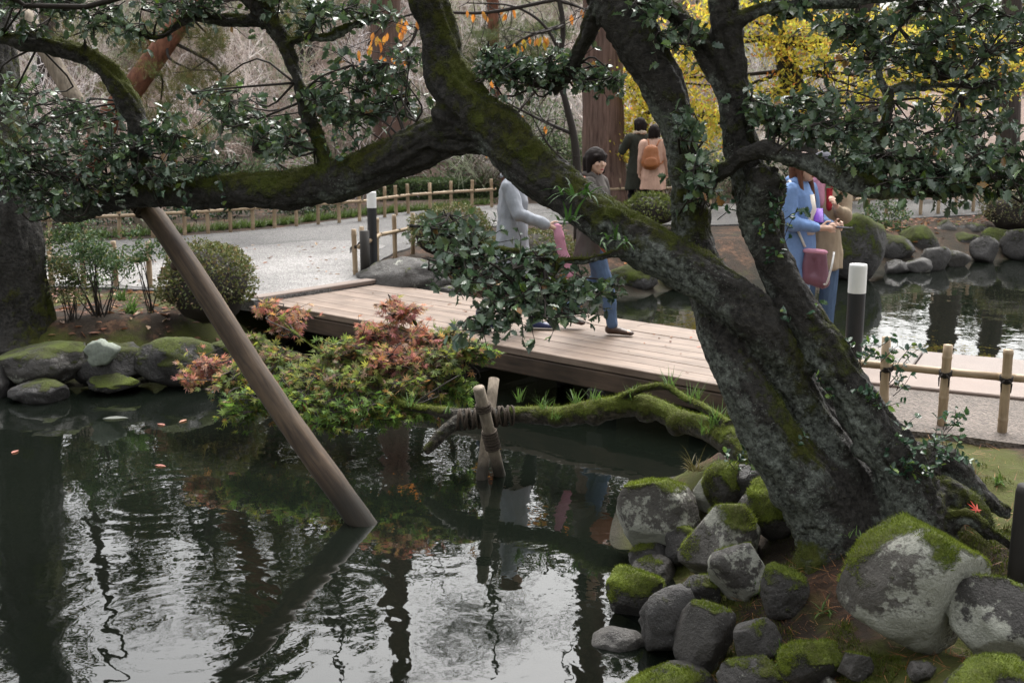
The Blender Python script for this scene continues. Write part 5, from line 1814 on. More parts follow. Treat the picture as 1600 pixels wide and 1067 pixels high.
for k, (u, v, Y, rx, rv, n, lab) in enumerate([(370, 240, 24.5, 60, 44, 1500, 'leafy green shrub behind the far fence, left of the thin rising branch'), (455, 268, 24.2, 46, 30, 1000, 'pale green shrub low behind the far fence under the horizontal limb'),
                                               (835, 235, 24.5, 60, 62, 1500, 'thin-leaved shrub left of the thick cedar trunk'), (880, 262, 23.8, 40, 40, 900, 'bushy shrub just behind the face of the walking woman'),
                                               (1000, 262, 24.0, 40, 32, 900, 'pale shrub to the right of the cedar trunk base'), (1105, 265, 24.5, 60, 42, 1200, 'bush seen between the two rising trunks'),
                                               (560, 235, 25.5, 40, 40, 700, 'sparse shrub left of the second dark cedar'), (690, 262, 25.0, 50, 24, 900, 'pale leafed shrub above the clipped hedge')]):
    shrub('woodland_shrub', lab, u, v, Y, rx * 1.4, rv * 1.4, int(n * 2.1), 0.085, [(4, (0.13, 0.18, 0.10)), (3, (0.20, 0.25, 0.14)), (2, (0.08, 0.12, 0.06))], 200 + k, clumps=50, sig=0.13, group='shrubs behind the far fence')
for k, (u, v, Y, rx, rv, n, lab) in enumerate([(130, 330, 19.5, 70, 40, 1500, 'dark bush behind the far fence beside the big left trunk'), (240, 320, 20.0, 66, 34, 1400, 'dark bush behind the far fence above the pole top'), (20, 300, 19.0, 80, 60, 1700, 'dark bush behind the big left trunk'), (340, 326, 20.5, 50, 22, 900, 'low dark bush behind the far fence under the limb'), (470, 318, 21.0, 70, 22, 1100, 'low dark bush behind the far fence, left of the bollard')]):
    shrub('understory_bush', lab, u, v, Y, rx, rv, n, 0.07, DK, 230 + k, clumps=30, sig=0.2, group='dark bushes behind the far fence', zb=.45)
for k, (u, v, Y, rx, rv, n, lab) in enumerate([(1230, 268, 23, 90, 42, 1800, 'dark evergreen bush behind the women with phones'), (1400, 282, 24, 90, 26, 1600, 'dark evergreen bush behind the far bank fence'), (1540, 280, 23, 90, 28, 1700, 'broad dark evergreen bush at the right edge behind the fence'), (1320, 270, 22.5, 70, 30, 1400, 'low dark bush right behind the far bank fence')]):
    shrub('evergreen_bush', lab, u, v, Y, rx, rv, n, 0.085, DK, 250 + k, clumps=44, sig=0.17, group='dark evergreens behind the right fence', zb=.45)

for k, (u, v, Y, rx, rv, n, lab) in enumerate([(430, 120, 29, 46, 34, 900, 'pale grey-green bush high on the slope behind the thin rising branch'), (300, 60, 30, 60, 40, 1000, 'olive bush high on the slope beside the pine'), (700, 60, 30, 60, 34, 900, 'pale green bush on the slope right of the upright mossy limb'), (860, 160, 28, 50, 40, 1000, 'grey-green bush on the slope left of the cedar trunk'), (520, 200, 28, 50, 36, 900, 'grey-green bush above the middle of the horizontal limb'), (780, 200, 29, 40, 30, 700, 'yellowish bush on the slope above the walking women'), (1090, 230, 28, 50, 40, 900, 'pinkish bush between the two rising trunks')]):
    shrub('slope_bush', lab, u, v, Y, rx * 1.2, rv * 1.2, n, 0.10, [[(4, (0.17, 0.20, 0.14)), (3, (0.25, 0.27, 0.19))], [(3, (0.16, 0.17, 0.07)), (2, (0.22, 0.21, 0.10))], [(3, (0.33, 0.27, 0.24)), (2, (0.40, 0.30, 0.25))]][0 if k in (0, 3, 4, 2) else (2 if k == 6 else 1)], 300 + k, clumps=60, sig=0.12, group='bushes on the slope')

# clipped hedge
c0, c1 = at(590, 300, 23.6), at(775, 296, 24.2)
r = np.random.default_rng(77)
hd = thing('hedge', 'low clipped pale green hedge behind the far fence', 'hedge', (*c0[:2], 0.45))
x = MB()
ang = math.atan2(c1[1] - c0[1], c1[0] - c0[0])
Rz = np.array([[math.cos(ang), -math.sin(ang), 0], [math.sin(ang), math.cos(ang), 0], [0, 0, 1]])
Lh = np.linalg.norm((c1 - c0)[:2])
htop = at(680, 282, 23.9)[2]
cm = np.array([*((c0 + c1) / 2)[:2], (0.4 + htop) / 2])
x.box(cm, (Lh - 0.1, 0.5, htop - 0.5), Rz, 0.05)
wpart('inner_twigs', x, M['twig'], hd, False)
L = Leaves()
n = 6500
q = r.uniform(-1, 1, (n, 3))
ax = r.choice(3, n, p=[.05, .55, .4])
q[np.arange(n), ax] = np.where(ax == 1, -1, np.sign(q[np.arange(n), ax]) * 1) + r.normal(size=n) * 0.04
q[:, 2] = np.where(ax == 2, np.abs(q[:, 2]), q[:, 2])
P = cm + (q * np.array([Lh / 2, 0.3, (htop - 0.4) / 2])) @ Rz.T
L.add(P, unit(r.normal(size=(n, 3)) + [0, -.3, .4]), unit(r.normal(size=(n, 3)) * .5 + [0, -.4, .7]), 0.07 * r.uniform(.6, 1.2, n), pal([(3, (0.08, 0.12, 0.05)), (2, (0.12, 0.16, 0.075))], n, r))
finish_leaves(hd, L, 'small', M['soft_leaf'])

# grass verge along the far fence
x = MB()
r = np.random.default_rng(12)
edge = [gz(u, v, PZ) for u, v in [(60, 376), (250, 365), (420, 352), (560, 336), (770, 318)]]
for a, b in zip(edge[:-1], edge[1:]):
    for _ in range(int(150 * np.linalg.norm(b - a) / 2)):
        p = a + (b - a) * r.random() + np.array([r.normal() * 0.06, abs(r.normal()) * 0.25, -0.02])
        blades(x, p, 7, 0.17, 0.012, r, (0.085, 0.125, 0.04), spread=1.0, droop=0.8)
tag(obj('verge_grass', x.mesh('verge_grass', smooth=False), M['soft_leaf']), 'ragged grass verge under the far bamboo fence', 'grass', kind='stuff')


def bg_tree(name, label, trace, bark, leaves=(), tpl='small', mat='soft_leaf', group=None, wob=0.08, base_flare=True, branch_r=0.03, seed=0, parts=0):
    P, Rr = limb(trace)
    base = P[0].copy()
    t = thing(name, label, 'tree', base, 0, group)
    x = MB()
    if name == 'old_tree':
        x.tube(P, Rr, 90, 22, 0.0, seed)
    else:
        x.tube(P, Rr, 22, 6, wob, seed)
    wpart('trunk', x, M[bark], t)
    r = np.random.default_rng(seed)
    L = Leaves()
    b = MB()
    for (c, rad, n, size, palette, src) in leaves:
        tips = blob(L, c, rad, n, size, palette, r, max(8, n // 40), 0.2, False)
        s = P[src]
        hub = np.asarray(c, float)
        b.tube([s, (s + hub) / 2 + r.normal(size=3) * 0.2, hub], [branch_r, branch_r * .7, branch_r * .4], 5, 4)
        for q in tips[::2]:
            m = hub * .5 + q * .5 + r.normal(size=3) * 0.08
            b.tube([hub, m, q], [branch_r * .35, branch_r * .25, branch_r * .1], 4, 3, cap=False)
    if leaves:
        o = wpart('branches', b, M['twig'], t)
        o['kind'] = 'stuff'
        finish_leaves(t, L, tpl, M[mat], parts, 'crown')
    return t


def zup(u, v, Y, z):
    p = at(u, v, Y)
    p[2] = z
    return p


CED = [(4, (0.028, 0.042, 0.018)), (2, (0.045, 0.055, 0.022))]
Yc = 22.6
bg_tree('cedar_tree', 'thick reddish-brown cedar trunk rising behind the walking women', [(947, 345, Yc, 88), (945, 300, Yc, 74), (943, 240, Yc, 66), (942, 130, Yc, 62), (941, 0, Yc, 59), (940, -300, Yc, 48), (938, -700, Yc, 30), (938, -1100, Yc, 8)], 'cedar_bark',
        [(zup(920, 0, Yc, 8.0) + np.array([dx, dy, dz]), (1.5, 1.5, 0.9), 900, 0.16, CED, 5) for dx, dy, dz in ((-1.6, 0, 0), (1.4, .5, .6), (0, -1, 2.2), (-.5, .4, 4.0))], 'needles', 'needle', wob=0.05, seed=1)
Yc = 24.5
bg_tree('cedar_tree', 'dark second cedar trunk behind the horizontal limb', [(622, 330, Yc, 78), (619, 270, Yc, 66), (614, 190, Yc, 58), (606, 90, Yc, 50), (602, 0, Yc, 46), (598, -300, Yc, 36), (596, -800, Yc, 10)], 'cedar_bark',
        [(zup(600, 0, Yc, 8.4) + np.array([dx, dy, dz]), (1.4, 1.4, 0.9), 800, 0.16, CED, 4) for dx, dy, dz in ((-1.4, 0, 0), (1.2, .5, .8), (0, -.6, 2.3))], 'needles', 'needle', wob=0.05, seed=2)
for k, (u, Y, w, lab) in enumerate([(765, 31, 26, 'slim dark trunk on the slope left of the thick cedar'), (480, 30, 22, 'slim dark trunk on the slope above the horizontal limb'), (1350, 27, 40, 'dark trunk behind the yellow leaves at upper right'), (1500, 29, 46, 'broad dark trunk at the right behind the fence'), (1575, 25, 34, 'dark trunk nearest the right edge behind the fence'), (70, 27, 30, 'dark trunk on the slope at the far left'), (330, 32, 24, 'thin trunk on the slope right of the pine'), (1180, 33, 30, 'trunk on the slope behind the yellow leaves')]):
    g = float(ground_h(np.array([at(u, 150, Y)[0]]), np.array([Y]))[0])
    b = at(u, 150, Y)
    vb = 150 + (2.5 - g) * FPX / Y
    cr = [(zup(u, 0, Y, 7.5 + 1.3 * j) + np.array([math.sin(k * 2 + j * 2.1) * 1.5, math.cos(j * 3 + k) * 1.2, 0]), (1.4, 1.4, 0.8), 420, 0.15, CED, 3) for j in range(3)]
    bg_tree('woodland_tree', lab, [(u, vb + 4, Y, w * 1.2), (u, vb - 40, Y, w), (u + 6, 0, Y, w * .85), (u + 3, -280, Y, w * .6), (u, -620, Y, w * .2)], 'dark_bark', cr, 'needles', 'needle', 'trees on the slope', seed=20 + k)

# big trunk at the left edge
Yc = 10.9
bg_tree('old_tree', 'massive dark mossy trunk at the left edge of the picture', [(20, 535, Yc, 150), (20, 500, Yc, 118), (14, 440, Yc, 108), (10, 370, Yc, 104), (2, 300, Yc, 100), (-10, 200, Yc + .1, 92), (-25, 60, Yc + .2, 88), (-30, -200, Yc + .3, 80), (-20, -500, Yc + .3, 60), (0, -800, Yc + .3, 20)], 'holly_bark',
        [(zup(0, 0, Yc, z) + np.array([dx, dy, 0]), (1.0, 1.0, .45), 700, 0.085, HOLLY, 7) for dx, dy, z in ((-.8, .5, 4.6), (.9, .3, 5.4), (0, -.4, 6.2))], 'oval', 'holly_leaf', wob=0.16, seed=3)
ot = [o for o in bpy.data.objects if o.name.startswith('trunk') and o.parent and o.parent.name.startswith('old_tree')][0]
V, N = mesh_np(ot.data)
W = V + np.array(ot.parent.location)
V = V + N * (0.05 * fbm(W * np.array([3.5, 3.5, 1.6]), 4, 6) + 0.035 * (0.5 - np.abs(fbm(W * np.array([11.0, 11.0, 2.2]), 3, 7)) * 2.5))[:, None]
ot.data.vertices.foreach_set('co', V.astype(np.float32).ravel())
ot.data.update()
a = ot.data.color_attributes.new('rk', 'FLOAT_COLOR', 'POINT')
a.data.foreach_set('color', np.stack([np.clip(.08 + .6 * fbm(W * 3, 4, 4) + .3 * N[:, 0], 0, 1), np.clip(.1 + .3 * fbm(W * 2, 3, 8), 0, 1), V[:, 0] * 0, V[:, 0] * 0 + 1], -1).astype(np.float32).ravel())

# red pine and its prop
Yc = 18.8
PN = [(4, (0.11, 0.115, 0.035)), (3, (0.15, 0.14, 0.05)), (2, (0.075, 0.095, 0.03)), (1, (0.20, 0.14, 0.06))]
bg_tree('pine_tree', 'red-barked pine leaning right behind the left foliage', [(110, 350, Yc, 46), (135, 270, Yc, 38), (168, 190, Yc, 36), (215, 128, Yc, 34), (262, 62, Yc, 33), (296, 10, Yc, 30), (330, -70, Yc, 28), (380, -220, Yc, 20)], 'pine_bark',
        [(at(u, v, Yc + dy), (rx * Yc / FPX, .6, rv * Yc / FPX), n, .15, PN, s) for u, v, dy, rx, rv, n, s in ((250, 170, .3, 60, 40, 420, 3), (300, 110, -.2, 60, 40, 420, 4), (215, 60, .4, 60, 30, 360, 4), (330, 60, .2, 50, 40, 380, 5), (290, 220, .3, 50, 34, 340, 2), (190, 130, .4, 40, 30, 240, 3), (350, 150, .2, 40, 34, 260, 4), (470, 40, .6, 60, 30, 300, 5), (400, -90, 0, 110, 50, 700, 6), (330, -210, 0, 120, 50, 700, 7), (100, 60, 1.2, 50, 40, 300, 4))],
        'needles', 'needle', wob=0.10, seed=4)
bg_tree('pine_tree', 'soft green pine boughs between the mossy limb and the cedar trunk', [(765, 330, 26, 24), (768, 250, 26, 20), (772, 120, 26, 18), (770, 0, 26, 17), (768, -200, 26, 12)], 'pine_bark',
        [(at(u, v, 26 + dy), (rx * 26 / FPX, .8, rv * 26 / FPX), n, .19, [(3, (0.09, 0.12, 0.05)), (2, (0.13, 0.145, 0.06))], 2) for u, v, dy, rx, rv, n in ((790, 60, -.5, 70, 26, 420), (860, 45, -.6, 50, 16, 260), (830, 85, -.5, 60, 18, 260), (740, 90, -.4, 40, 24, 200), (520, 15, 1, 90, 30, 420))], 'needles', 'needle', wob=0.08, seed=6)
pp = thing('pine_prop', 'tan log prop slanting behind the foliage at upper left', 'pole', at(112, 150, 18.3))
x = MB()
P, Rr = limb([(150, 205, 18.3, 26), (100, 128, 18.4, 26), (62, 62, 18.5, 25), (38, 22, 18.6, 24)])
x.tube(P + (P - P[-1]) * 0.0, Rr, 14, 4, 0.05, 3)
x.tube([P[0], at(190, 262, 18.2), zup(235, 340, 18.1, 0.3)], [Rr[0], Rr[0], Rr[0]], 14, 4, 0.05, 3)
wpart('log', x, M['stake_wood'], pp)

# yellow tree
Yc = 22.0
YL = [(6, (0.64, 0.52, 0.09)), (3, (0.52, 0.48, 0.10)), (2, (0.64, 0.42, 0.10)), (2, (0.34, 0.37, 0.09)), (0.7, (0.58, 0.22, 0.07))]
bg_tree('yellow_leaved_tree', 'tree with bright yellow autumn leaves behind the two rising trunks', [(1262, 345, Yc, 52), (1256, 250, Yc, 44), (1246, 170, Yc, 40), (1232, 110, Yc, 34), (1220, 60, Yc, 26), (1210, 0, Yc, 20), (1190, -120, Yc, 12)], 'holly_bark',
        [(at(u, v, Yc + dy), (rx * Yc / FPX, .9, rv * Yc / FPX), int(n * 1.5), .098, YL, s) for u, v, dy, rx, rv, n, s in ((1000, 120, .6, 40, 60, 400, 3), (990, 215, .6, 36, 36, 400, 2), (1120, 40, .4, 60, 40, 500, 4), (1010, 175, .6, 46, 60, 620, 2), (1060, 130, .5, 50, 60, 600, 3), (1100, 185, .3, 60, 50, 760, 2), (1100, 90, .4, 50, 56, 620, 4), (1230, 60, -.5, 76, 50, 820, 4), (1220, 140, -.4, 66, 46, 660, 3), (1290, 100, -.2, 60, 60, 640, 3), (1430, 110, .2, 60, 40, 420, 4), (1500, 70, .3, 60, 40, 420, 4), (1490, 150, .3, 60, 30, 360, 3), (1580, 110, .3, 50, 40, 380, 4), (1350, 140, .2, 60, 40, 420, 3), (1400, 60, .3, 70, 40, 420, 4), (1200, 10, 0, 90, 30, 620, 5), (1560, 80, .2, 60, 50, 320, 4), (1010, 60, .5, 40, 40, 280, 4), (1270, -90, 0, 150, 60, 800, 6))],
        'oval', 'thin_leaf', wob=0.10, branch_r=0.045, seed=5)

# sparse orange leaves on thin dark branches
Yc = 16.0
OR = [(4, (0.55, 0.20, 0.045)), (2, (0.52, 0.30, 0.06)), (2, (0.45, 0.16, 0.10)), (1, (0.33, 0.33, 0.06))]
P, Rr = limb([(904, 380, Yc, 16), (902, 270, Yc, 13), (896, 210, Yc, 12), (884, 160, Yc, 10), (872, 110, Yc, 9), (880, 40, Yc, 8), (860, -60, Yc, 6)])
ch = thing('cherry_tree', 'thin dark tree with few hanging orange leaves between limb and cedar', 'tree', P[0])
x = MB()
x.tube(P, Rr, 8, 5, 0.1, 2)
wpart('trunk', x, M['twig'], ch)
x, L = MB(), Leaves()
r = np.random.default_rng(9)
for tr, n in (([(880, 40, Yc), (820, 60, Yc), (760, 100, Yc - .2), (745, 130, Yc)], 6), ([(884, 100, Yc), (850, 40, Yc), (800, 10, Yc), (730, 5, Yc)], 8), ([(872, 110, Yc), (830, 150, Yc), (790, 200, Yc), (765, 215, Yc)], 4), ([(868, 0, Yc), (760, 20, Yc), (660, 20, Yc), (600, 40, Yc), (575, 70, Yc)], 26),
              ([(880, 40, Yc), (870, 45, Yc - .3), (840, 52, Yc - .4), (815, 50, Yc - .4)], 16), ([(868, 0, Yc), (900, 10, Yc), (925, 20, Yc)], 7), ([(896, 210, Yc), (850, 190, Yc), (800, 165, Yc), (770, 150, Yc)], 3), ([(902, 270, Yc), (860, 230, Yc), (830, 180, Yc)], 2), ([(660, 20, Yc), (640, 70, Yc), (605, 85, Yc)], 10)):
    pts = np.array([at(*q) for q in tr])
    sp_, _ = spline(pts, np.ones(len(pts)), 6)
    x.tube(sp_, np.linspace(0.028, 0.007, len(sp_)), 5)
    for _ in range(12):
        i = r.integers(2, len(sp_))
        e = sp_[i] + np.array([r.normal() * .35, r.normal() * .2, r.normal() * .3])
        x.tube([sp_[i], (sp_[i] + e) / 2 + r.normal(size=3) * .05, e], [.007, .005, .002], 4)
    for _ in range(n):
        i = r.integers(len(sp_) // 2, len(sp_))
        L.add(sp_[i] + np.array([r.normal() * .09, r.normal() * .05, -.03 - abs(r.normal()) * .08]), unit([r.normal() * .25, r.normal() * .2, -1]), unit([r.normal() * .5, -1, .3]), .125 * r.uniform(.7, 1.15), pal(OR, 1, r)[0])
o = wpart('branches', x, M['twig'], ch)
o['kind'] = 'stuff'
data = L.cat()
leaf_parts(ch, data, 'oval', M['thin_leaf'], np.arange(len(data[0])), 8)

# ------------------------------------------------------------------ bare brush on the slope
r = np.random.default_rng(44)
S0, S1_, RA, CC = [], [], [], []
for k in range(190):
    n0 = len(S0)
    Y = r.uniform(23.6, 34)
    X = r.uniform(-0.46, 0.30) * Y
    z = float(ground_h(np.array([X]), np.array([Y]))[0])
    b = np.array([X, Y, z - 0.05])
    for _ in range(9):
        d = unit(np.array([r.normal() * .55, r.normal() * .4, 1.0]))
        p = b + np.array([r.normal() * .1, r.normal() * .1, 0])
        ln = r.uniform(.9, 2.0)
        for s in range(4):
            q = p + d * ln / 4
            S0.append(p), S1_.append(q), RA.append(0.016 - .003 * s)
            for _ in range(3):
                d2 = unit(d + r.normal(size=3) * .65)
                q2 = q + d2 * ln * r.uniform(.2, .4)
                S0.append(q), S1_.append(q2), RA.append(0.008)
                for _ in range(2):
                    d3 = unit(d2 + r.normal(size=3) * .6)
                    m = q + (q2 - q) * r.uniform(.3, 1)
                    S0.append(m), S1_.append(m + d3 * ln * r.uniform(.12, .28)), RA.append(0.005)
            d = unit(d + r.normal(size=3) * .22)
            p = q
    bc = np.array([(.46, .43, .43), (.40, .36, .34), (.28, .23, .20), (.15, .12, .10), (.44, .40, .385), (.27, .29, .20)][r.integers(0, 6)]) * r.uniform(1.2, 1.85)
    CC += [bc * r.uniform(.8, 1.2)] * (len(S0) - n0)
S0, S1_, RA = np.array(S0), np.array(S1_), np.array(RA)[:, None]
d = unit(S1_ - S0)
a = unit(np.cross(d, [0.3, 0.2, 0.9]))
b = np.cross(d, a)
ring = [a, -0.5 * a + 0.866 * b, -0.5 * a - 0.866 * b]
V = np.stack([S0 + q * RA for q in ring] + [S1_ + q * RA * .55 for q in ring], 1)
o = (np.arange(len(S0)) * 6)[:, None]
Q = np.concatenate([o + np.array([[0, 1, 4, 3]]), o + np.array([[1, 2, 5, 4]]), o + np.array([[2, 0, 3, 5]])])
tag(obj('bare_brush', mk_mesh('bare_brush', V.reshape(-1, 3), Q, None, np.repeat(np.array(CC), 6, 0), False), M['pale_twig']), 'tangle of bare pinkish-grey twigs covering the slope', 'brush', kind='stuff')

# ------------------------------------------------------------------ far wood that closes the view and stands in the water's mirror
x, L = MB(), Leaves()
r = np.random.default_rng(91)
FW = [(4, (0.040, 0.060, 0.028)), (2, (0.065, 0.085, 0.035)), (2, (0.12, 0.095, 0.05)), (1, (0.03, 0.045, 0.025))]
for k in range(58):
    Y = r.uniform(35, 52)
    az = -0.62 + 1.24 * (k + r.random()) / 58
    X = az * Y
    z = float(ground_h(np.array([X]), np.array([Y]))[0])
    H_ = (r.uniform(5.0, 7.5) if k % 7 in (0, 4) else r.uniform(8.5, 13.5)) * (0.18 if az > 0.22 else (0.45 if az > 0.14 else 1.0))
    if 0.01 < az < 0.075:
        H_ *= 0.62
    tr = r.uniform(.12, .26)
    top = np.array([X + r.normal() * .6, Y, z + H_])
    x.tube([np.array([X, Y, z - .3]), np.array([X + r.normal() * .2, Y, z + H_ * .5]), top], [tr, tr * .7, tr * .15], 7, 4)
    for j in range(9):
        f = r.uniform(.22, 1.0)
        c = np.array([X, Y, z]) + (top - np.array([X, Y, z])) * f + np.array([r.normal() * 1.3 * (1.15 - f), r.normal() * 1.0, 0])
        blob(L, c, (1.25 * (1.25 - .55 * f), 1.1, .62), 165, .36, FW, r, 9, .32, False)
        s = np.array([X, Y, z]) + (top - np.array([X, Y, z])) * (f * .92)
        x.tube([s, c], [.05, .02], 4)
t = bpy.data.objects.new('distant_wood', None)
COL.objects.link(t)
tag(t, 'dim mixed wood closing the view behind the slope', 'wood', kind='stuff')
wpart('trunks', x, M['dark_bark'], t)
obj('crowns', leaves_mesh('crowns', L.cat(), 'oval', np.zeros(3)), M['soft_leaf'], t)

# ------------------------------------------------------------------ litter
r = np.random.default_rng(15)


def drop(names, n, region, tpl, size, palette, label, mat='soft_leaf', cat='leaves', z0=0.012, flat=.35):
    L = Leaves()
    U = r.uniform(region[0], region[2], n)
    Vv = r.uniform(region[1], region[3], n)
    P = np.array([gz(a, b, .42) for a, b in zip(U, Vv)])
    d = pond_sd(P[:, 0], P[:, 1])
    P = P[d > 0.12]
    P[:, 2] = ground_h(P[:, 0], P[:, 1]) + z0
    k = len(P)
    a = unit(np.c_[r.normal(size=(k, 2)), r.normal(size=k) * .15])
    L.add(P, a, unit(np.c_[r.normal(size=(k, 2)) * flat, np.ones(k)]), size * r.uniform(.6, 1.2, k), pal(palette, k, r))
    o = obj(names, leaves_mesh(names, L.cat(), tpl, np.zeros(3)), M[mat])
    tag(o, label, cat, kind='stuff')


DEAD = [(3, (0.24, 0.10, 0.06)), (2, (0.30, 0.17, 0.10)), (2, (0.17, 0.075, 0.045)), (1, (0.36, 0.25, 0.16))]
drop('fallen_leaves', 800, (60, 455, 420, 590), 'oval', .095, DEAD, 'brown fallen leaves scattered over the left bank')
drop('fallen_leaves', 300, (820, 395, 1120, 470), 'oval', .11, DEAD + [(3, (0.42, 0.16, 0.05))], 'orange fallen leaves on the bank beyond the bridge')
drop('fallen_leaves', 1500, (1300, 330, 1640, 410), 'oval', .10, DEAD, 'fallen leaves along the rocky far bank')
L = Leaves()
n = 1500
U = np.concatenate([r.uniform(980, 1330, n), r.uniform(1380, 1600, n // 2)])
Vv = np.concatenate([r.uniform(850, 1067, n), r.uniform(690, 1060, n // 2)])
P = np.array([gz(a, b, .40) for a, b in zip(U, Vv)])
P = P[pond_sd(P[:, 0], P[:, 1]) > .05]
P[:, 2] = ground_h(P[:, 0], P[:, 1]) + .006
k = len(P)
V0 = np.array([(-.02, 0, 0), (.02, 0, 0), (.0, 1, .06)])
TPL['dry_needle'] = (V0, np.array([(0, 1, 2)]))
L.add(P, unit(np.c_[r.normal(size=(k, 2)), r.normal(size=k) * .2]), unit(np.c_[r.normal(size=(k, 2)) * .3, np.ones(k)]), r.uniform(.05, .11, k), pal([(3, (0.26, 0.10, 0.045)), (2, (0.34, 0.17, 0.07)), (1, (0.16, 0.07, 0.04))], k, r))
tag(obj('fallen_needles', leaves_mesh('fallen_needles', L.cat(), 'dry_needle', np.zeros(3)), M['soft_leaf']), 'rusty fallen pine needles among the rocks', 'needles', kind='stuff')
for k, (u, v, c_, lab) in enumerate([(258, 664, (.4, .17, .13), 'pink leaf floating by the left bank'), (292, 655, (.42, .2, .13), 'pink leaf floating under the maple tip'), (242, 726, (.4, .16, .12), 'reddish leaf floating on open water'), (18, 708, (.4, .16, .12), 'pink leaf floating at the left edge'),
                                     (880, 580, (.5, .5, .48), 'pale leaf floating under the bridge'), (905, 592, (.45, .45, .42), 'whitish leaf floating beneath the bridge edge'), (160, 654, (.14, .15, .13), 'round grey leaf pad floating by the left rocks')]):
    p = gz(u, v, .006)
    V0, T0 = TPL['oval']
    sz = .09 if k != 6 else .2
    me = mk_mesh('floating_leaf', V0 * [sz, sz, sz * .5], None, T0, np.repeat(np.array([c_]), len(V0), 0), False)
    o = obj('floating_leaf', me, M['soft_leaf'], None, p)
    o.rotation_euler = (0, 0, k * 1.7 + 1)
    tag(o, lab, 'leaf', 'leaves floating on the pond')
me = mk_mesh('red_leaf', TPL['maple'][0] * .09, None, TPL['maple'][1], np.repeat(np.array([[.5, .06, .03]]), len(TPL['maple'][0]), 0), False)
o = obj('red_leaf', me, M['soft_leaf'], None, at(1528, 806, 5.2) + np.array([0, 0, .015]))
o.rotation_euler = (.7, .2, .5)
tag(o, 'single red maple leaf lying by the root at right', 'leaf')

# leaves blown onto the deck and the path
L = Leaves()
k = 46
aa, bb = r.uniform(0.2, 5.6, k), r.uniform(0.05, 1.6, k)
P = np.array([br(a_, b_, DECK + .008) for a_, b_ in zip(aa, bb)])
L.add(P, unit(np.c_[r.normal(size=(k, 2)), r.normal(size=k) * .1]), unit(np.c_[r.normal(size=(k, 2)) * .2, np.ones(k)]), .045 * r.uniform(.5, 1.3, k), pal(DEAD + [(2, (.4, .15, .1))], k, r))
tag(obj('deck_litter', leaves_mesh('deck_litter', L.cat(), 'oval', np.zeros(3)), M['soft_leaf']), 'few small dead leaves lying on the bridge deck', 'leaves', kind='stuff')
L = Leaves()
k = 160
P = np.array([gz(a_, b_, PZ + .012) for a_, b_ in zip(r.uniform(40, 540, k), r.uniform(380, 442, k))])
L.add(P, unit(np.c_[r.normal(size=(k, 2)), r.normal(size=k) * .1]), unit(np.c_[r.normal(size=(k, 2)) * .2, np.ones(k)]), .06 * r.uniform(.5, 1.3, k), pal(DEAD, k, r))
tag(obj('path_litter', leaves_mesh('path_litter', L.cat(), 'oval', np.zeros(3)), M['soft_leaf']), 'scattered dead leaves on the gravel path', 'leaves', kind='stuff')

# white name tag hanging on a trunk at the right
tg = thing('name_tag', 'small white printed tag hanging among the dark foliage at upper right', 'tag', at(1503, 214, 5.86))
tg.scale = (0.64, 0.64, 0.64)
x = MB()
x.box((0, 0, 0), (0.062, 0.004, 0.072), None, 0.001)
obj('card', x.mesh('card', smooth=False), M['tag_white'], tg)
for k in range(4):
    x = MB()
    x.box((0.0 - .004 * (k % 2), -0.004, 0.018 - 0.013 * k), (0.040 - .008 * (k % 2), 0.002, 0.004))
    obj('print_line', x.mesh('print_line', smooth=False), M['tag_ink'], tg)
x = MB()
x.box((0, -0.002, 0.040), (0.036, 0.006, 0.012), None, 0.001)
obj('red_clip', x.mesh('red_clip', smooth=False), M['tag_red'], tg)
x = MB()
x.tube([(0, 0, .045), (.002, 0, .2), (0, .01, .39)], .0025, 5)
obj('string', x.mesh('string'), M['twig'], tg)

# ------------------------------------------------------------------ people (facing local +Y, feet at z = 0, about 1.6 m)
def remesh(o, vox, smooth=4, fold=0.0, seed=0, fs=7.0):
    md = o.modifiers.new('fuse', 'REMESH')
    md.mode = 'VOXEL'
    md.voxel_size = vox
    md.use_smooth_shade = True
    md = o.modifiers.new('soft', 'SMOOTH')
    md.iterations = smooth
    md.factor = 0.5
    PEND.append((o, fold, seed, fs))
    return o


PEND = []


def hand(mb, w, d, side, palm_n=(0, 0, -1), curl=0.5):
    """palm and five bent fingers; w wrist point, d direction of the hand"""
    w, d = np.asarray(w, float), unit(d)
    n = unit(np.asarray(palm_n, float) - d * np.dot(palm_n, d))
    s = np.cross(d, n)
    mb.caps(w, (.022, .022, .022), w + d * .075, (.030, .030, .022), 2)
    for k, (off, ln) in enumerate(((-.030, .062), (-.010, .074), (.011, .070), (.030, .054))):
        a = w + d * .078 + s * off
        b = a + unit(d + n * curl * .6 + s * off * 3) * ln * .55
        c = b + unit(d * (1 - curl) + n * curl * 1.3) * ln * .5
        mb.caps(a, .0095, b, .0085, 1)
        mb.caps(b, .0085, c, .0070, 1)
    a = w + d * .025 - s * .026 * side
    b = a + unit(d * .8 - s * side * .7 + n * .3) * .042
    c = b + unit(d + n * .5) * .03
    mb.caps(a, .012, b, .0095, 1)
    mb.caps(b, .0095, c, .0078, 1)


def head_parts(mb, hc, yaw=0.0):
    Rz = np.array([[math.cos(yaw), -math.sin(yaw), 0], [math.sin(yaw), math.cos(yaw), 0], [0, 0, 1]])
    q = lambda x, y, z: hc + Rz @ np.array([x, y, z])
    mb.ball(q(0, 0, .01), (.074, .090, .105), 3, rot=Rz)
    mb.caps(q(0, .028, -.035), .060, q(0, .045, -.078), (.036, .034, .026))
    mb.caps(q(0, .084, .005), .008, q(0, .102, -.026), .0125, 1)
    for s in (-1, 1):
        mb.ball(q(s * .076, -.005, -.01), (.010, .018, .028), 2, rot=Rz)
        mb.ball(q(s * .034, .066, -.02), (.024, .02, .02), 2, rot=Rz)
    return q, Rz


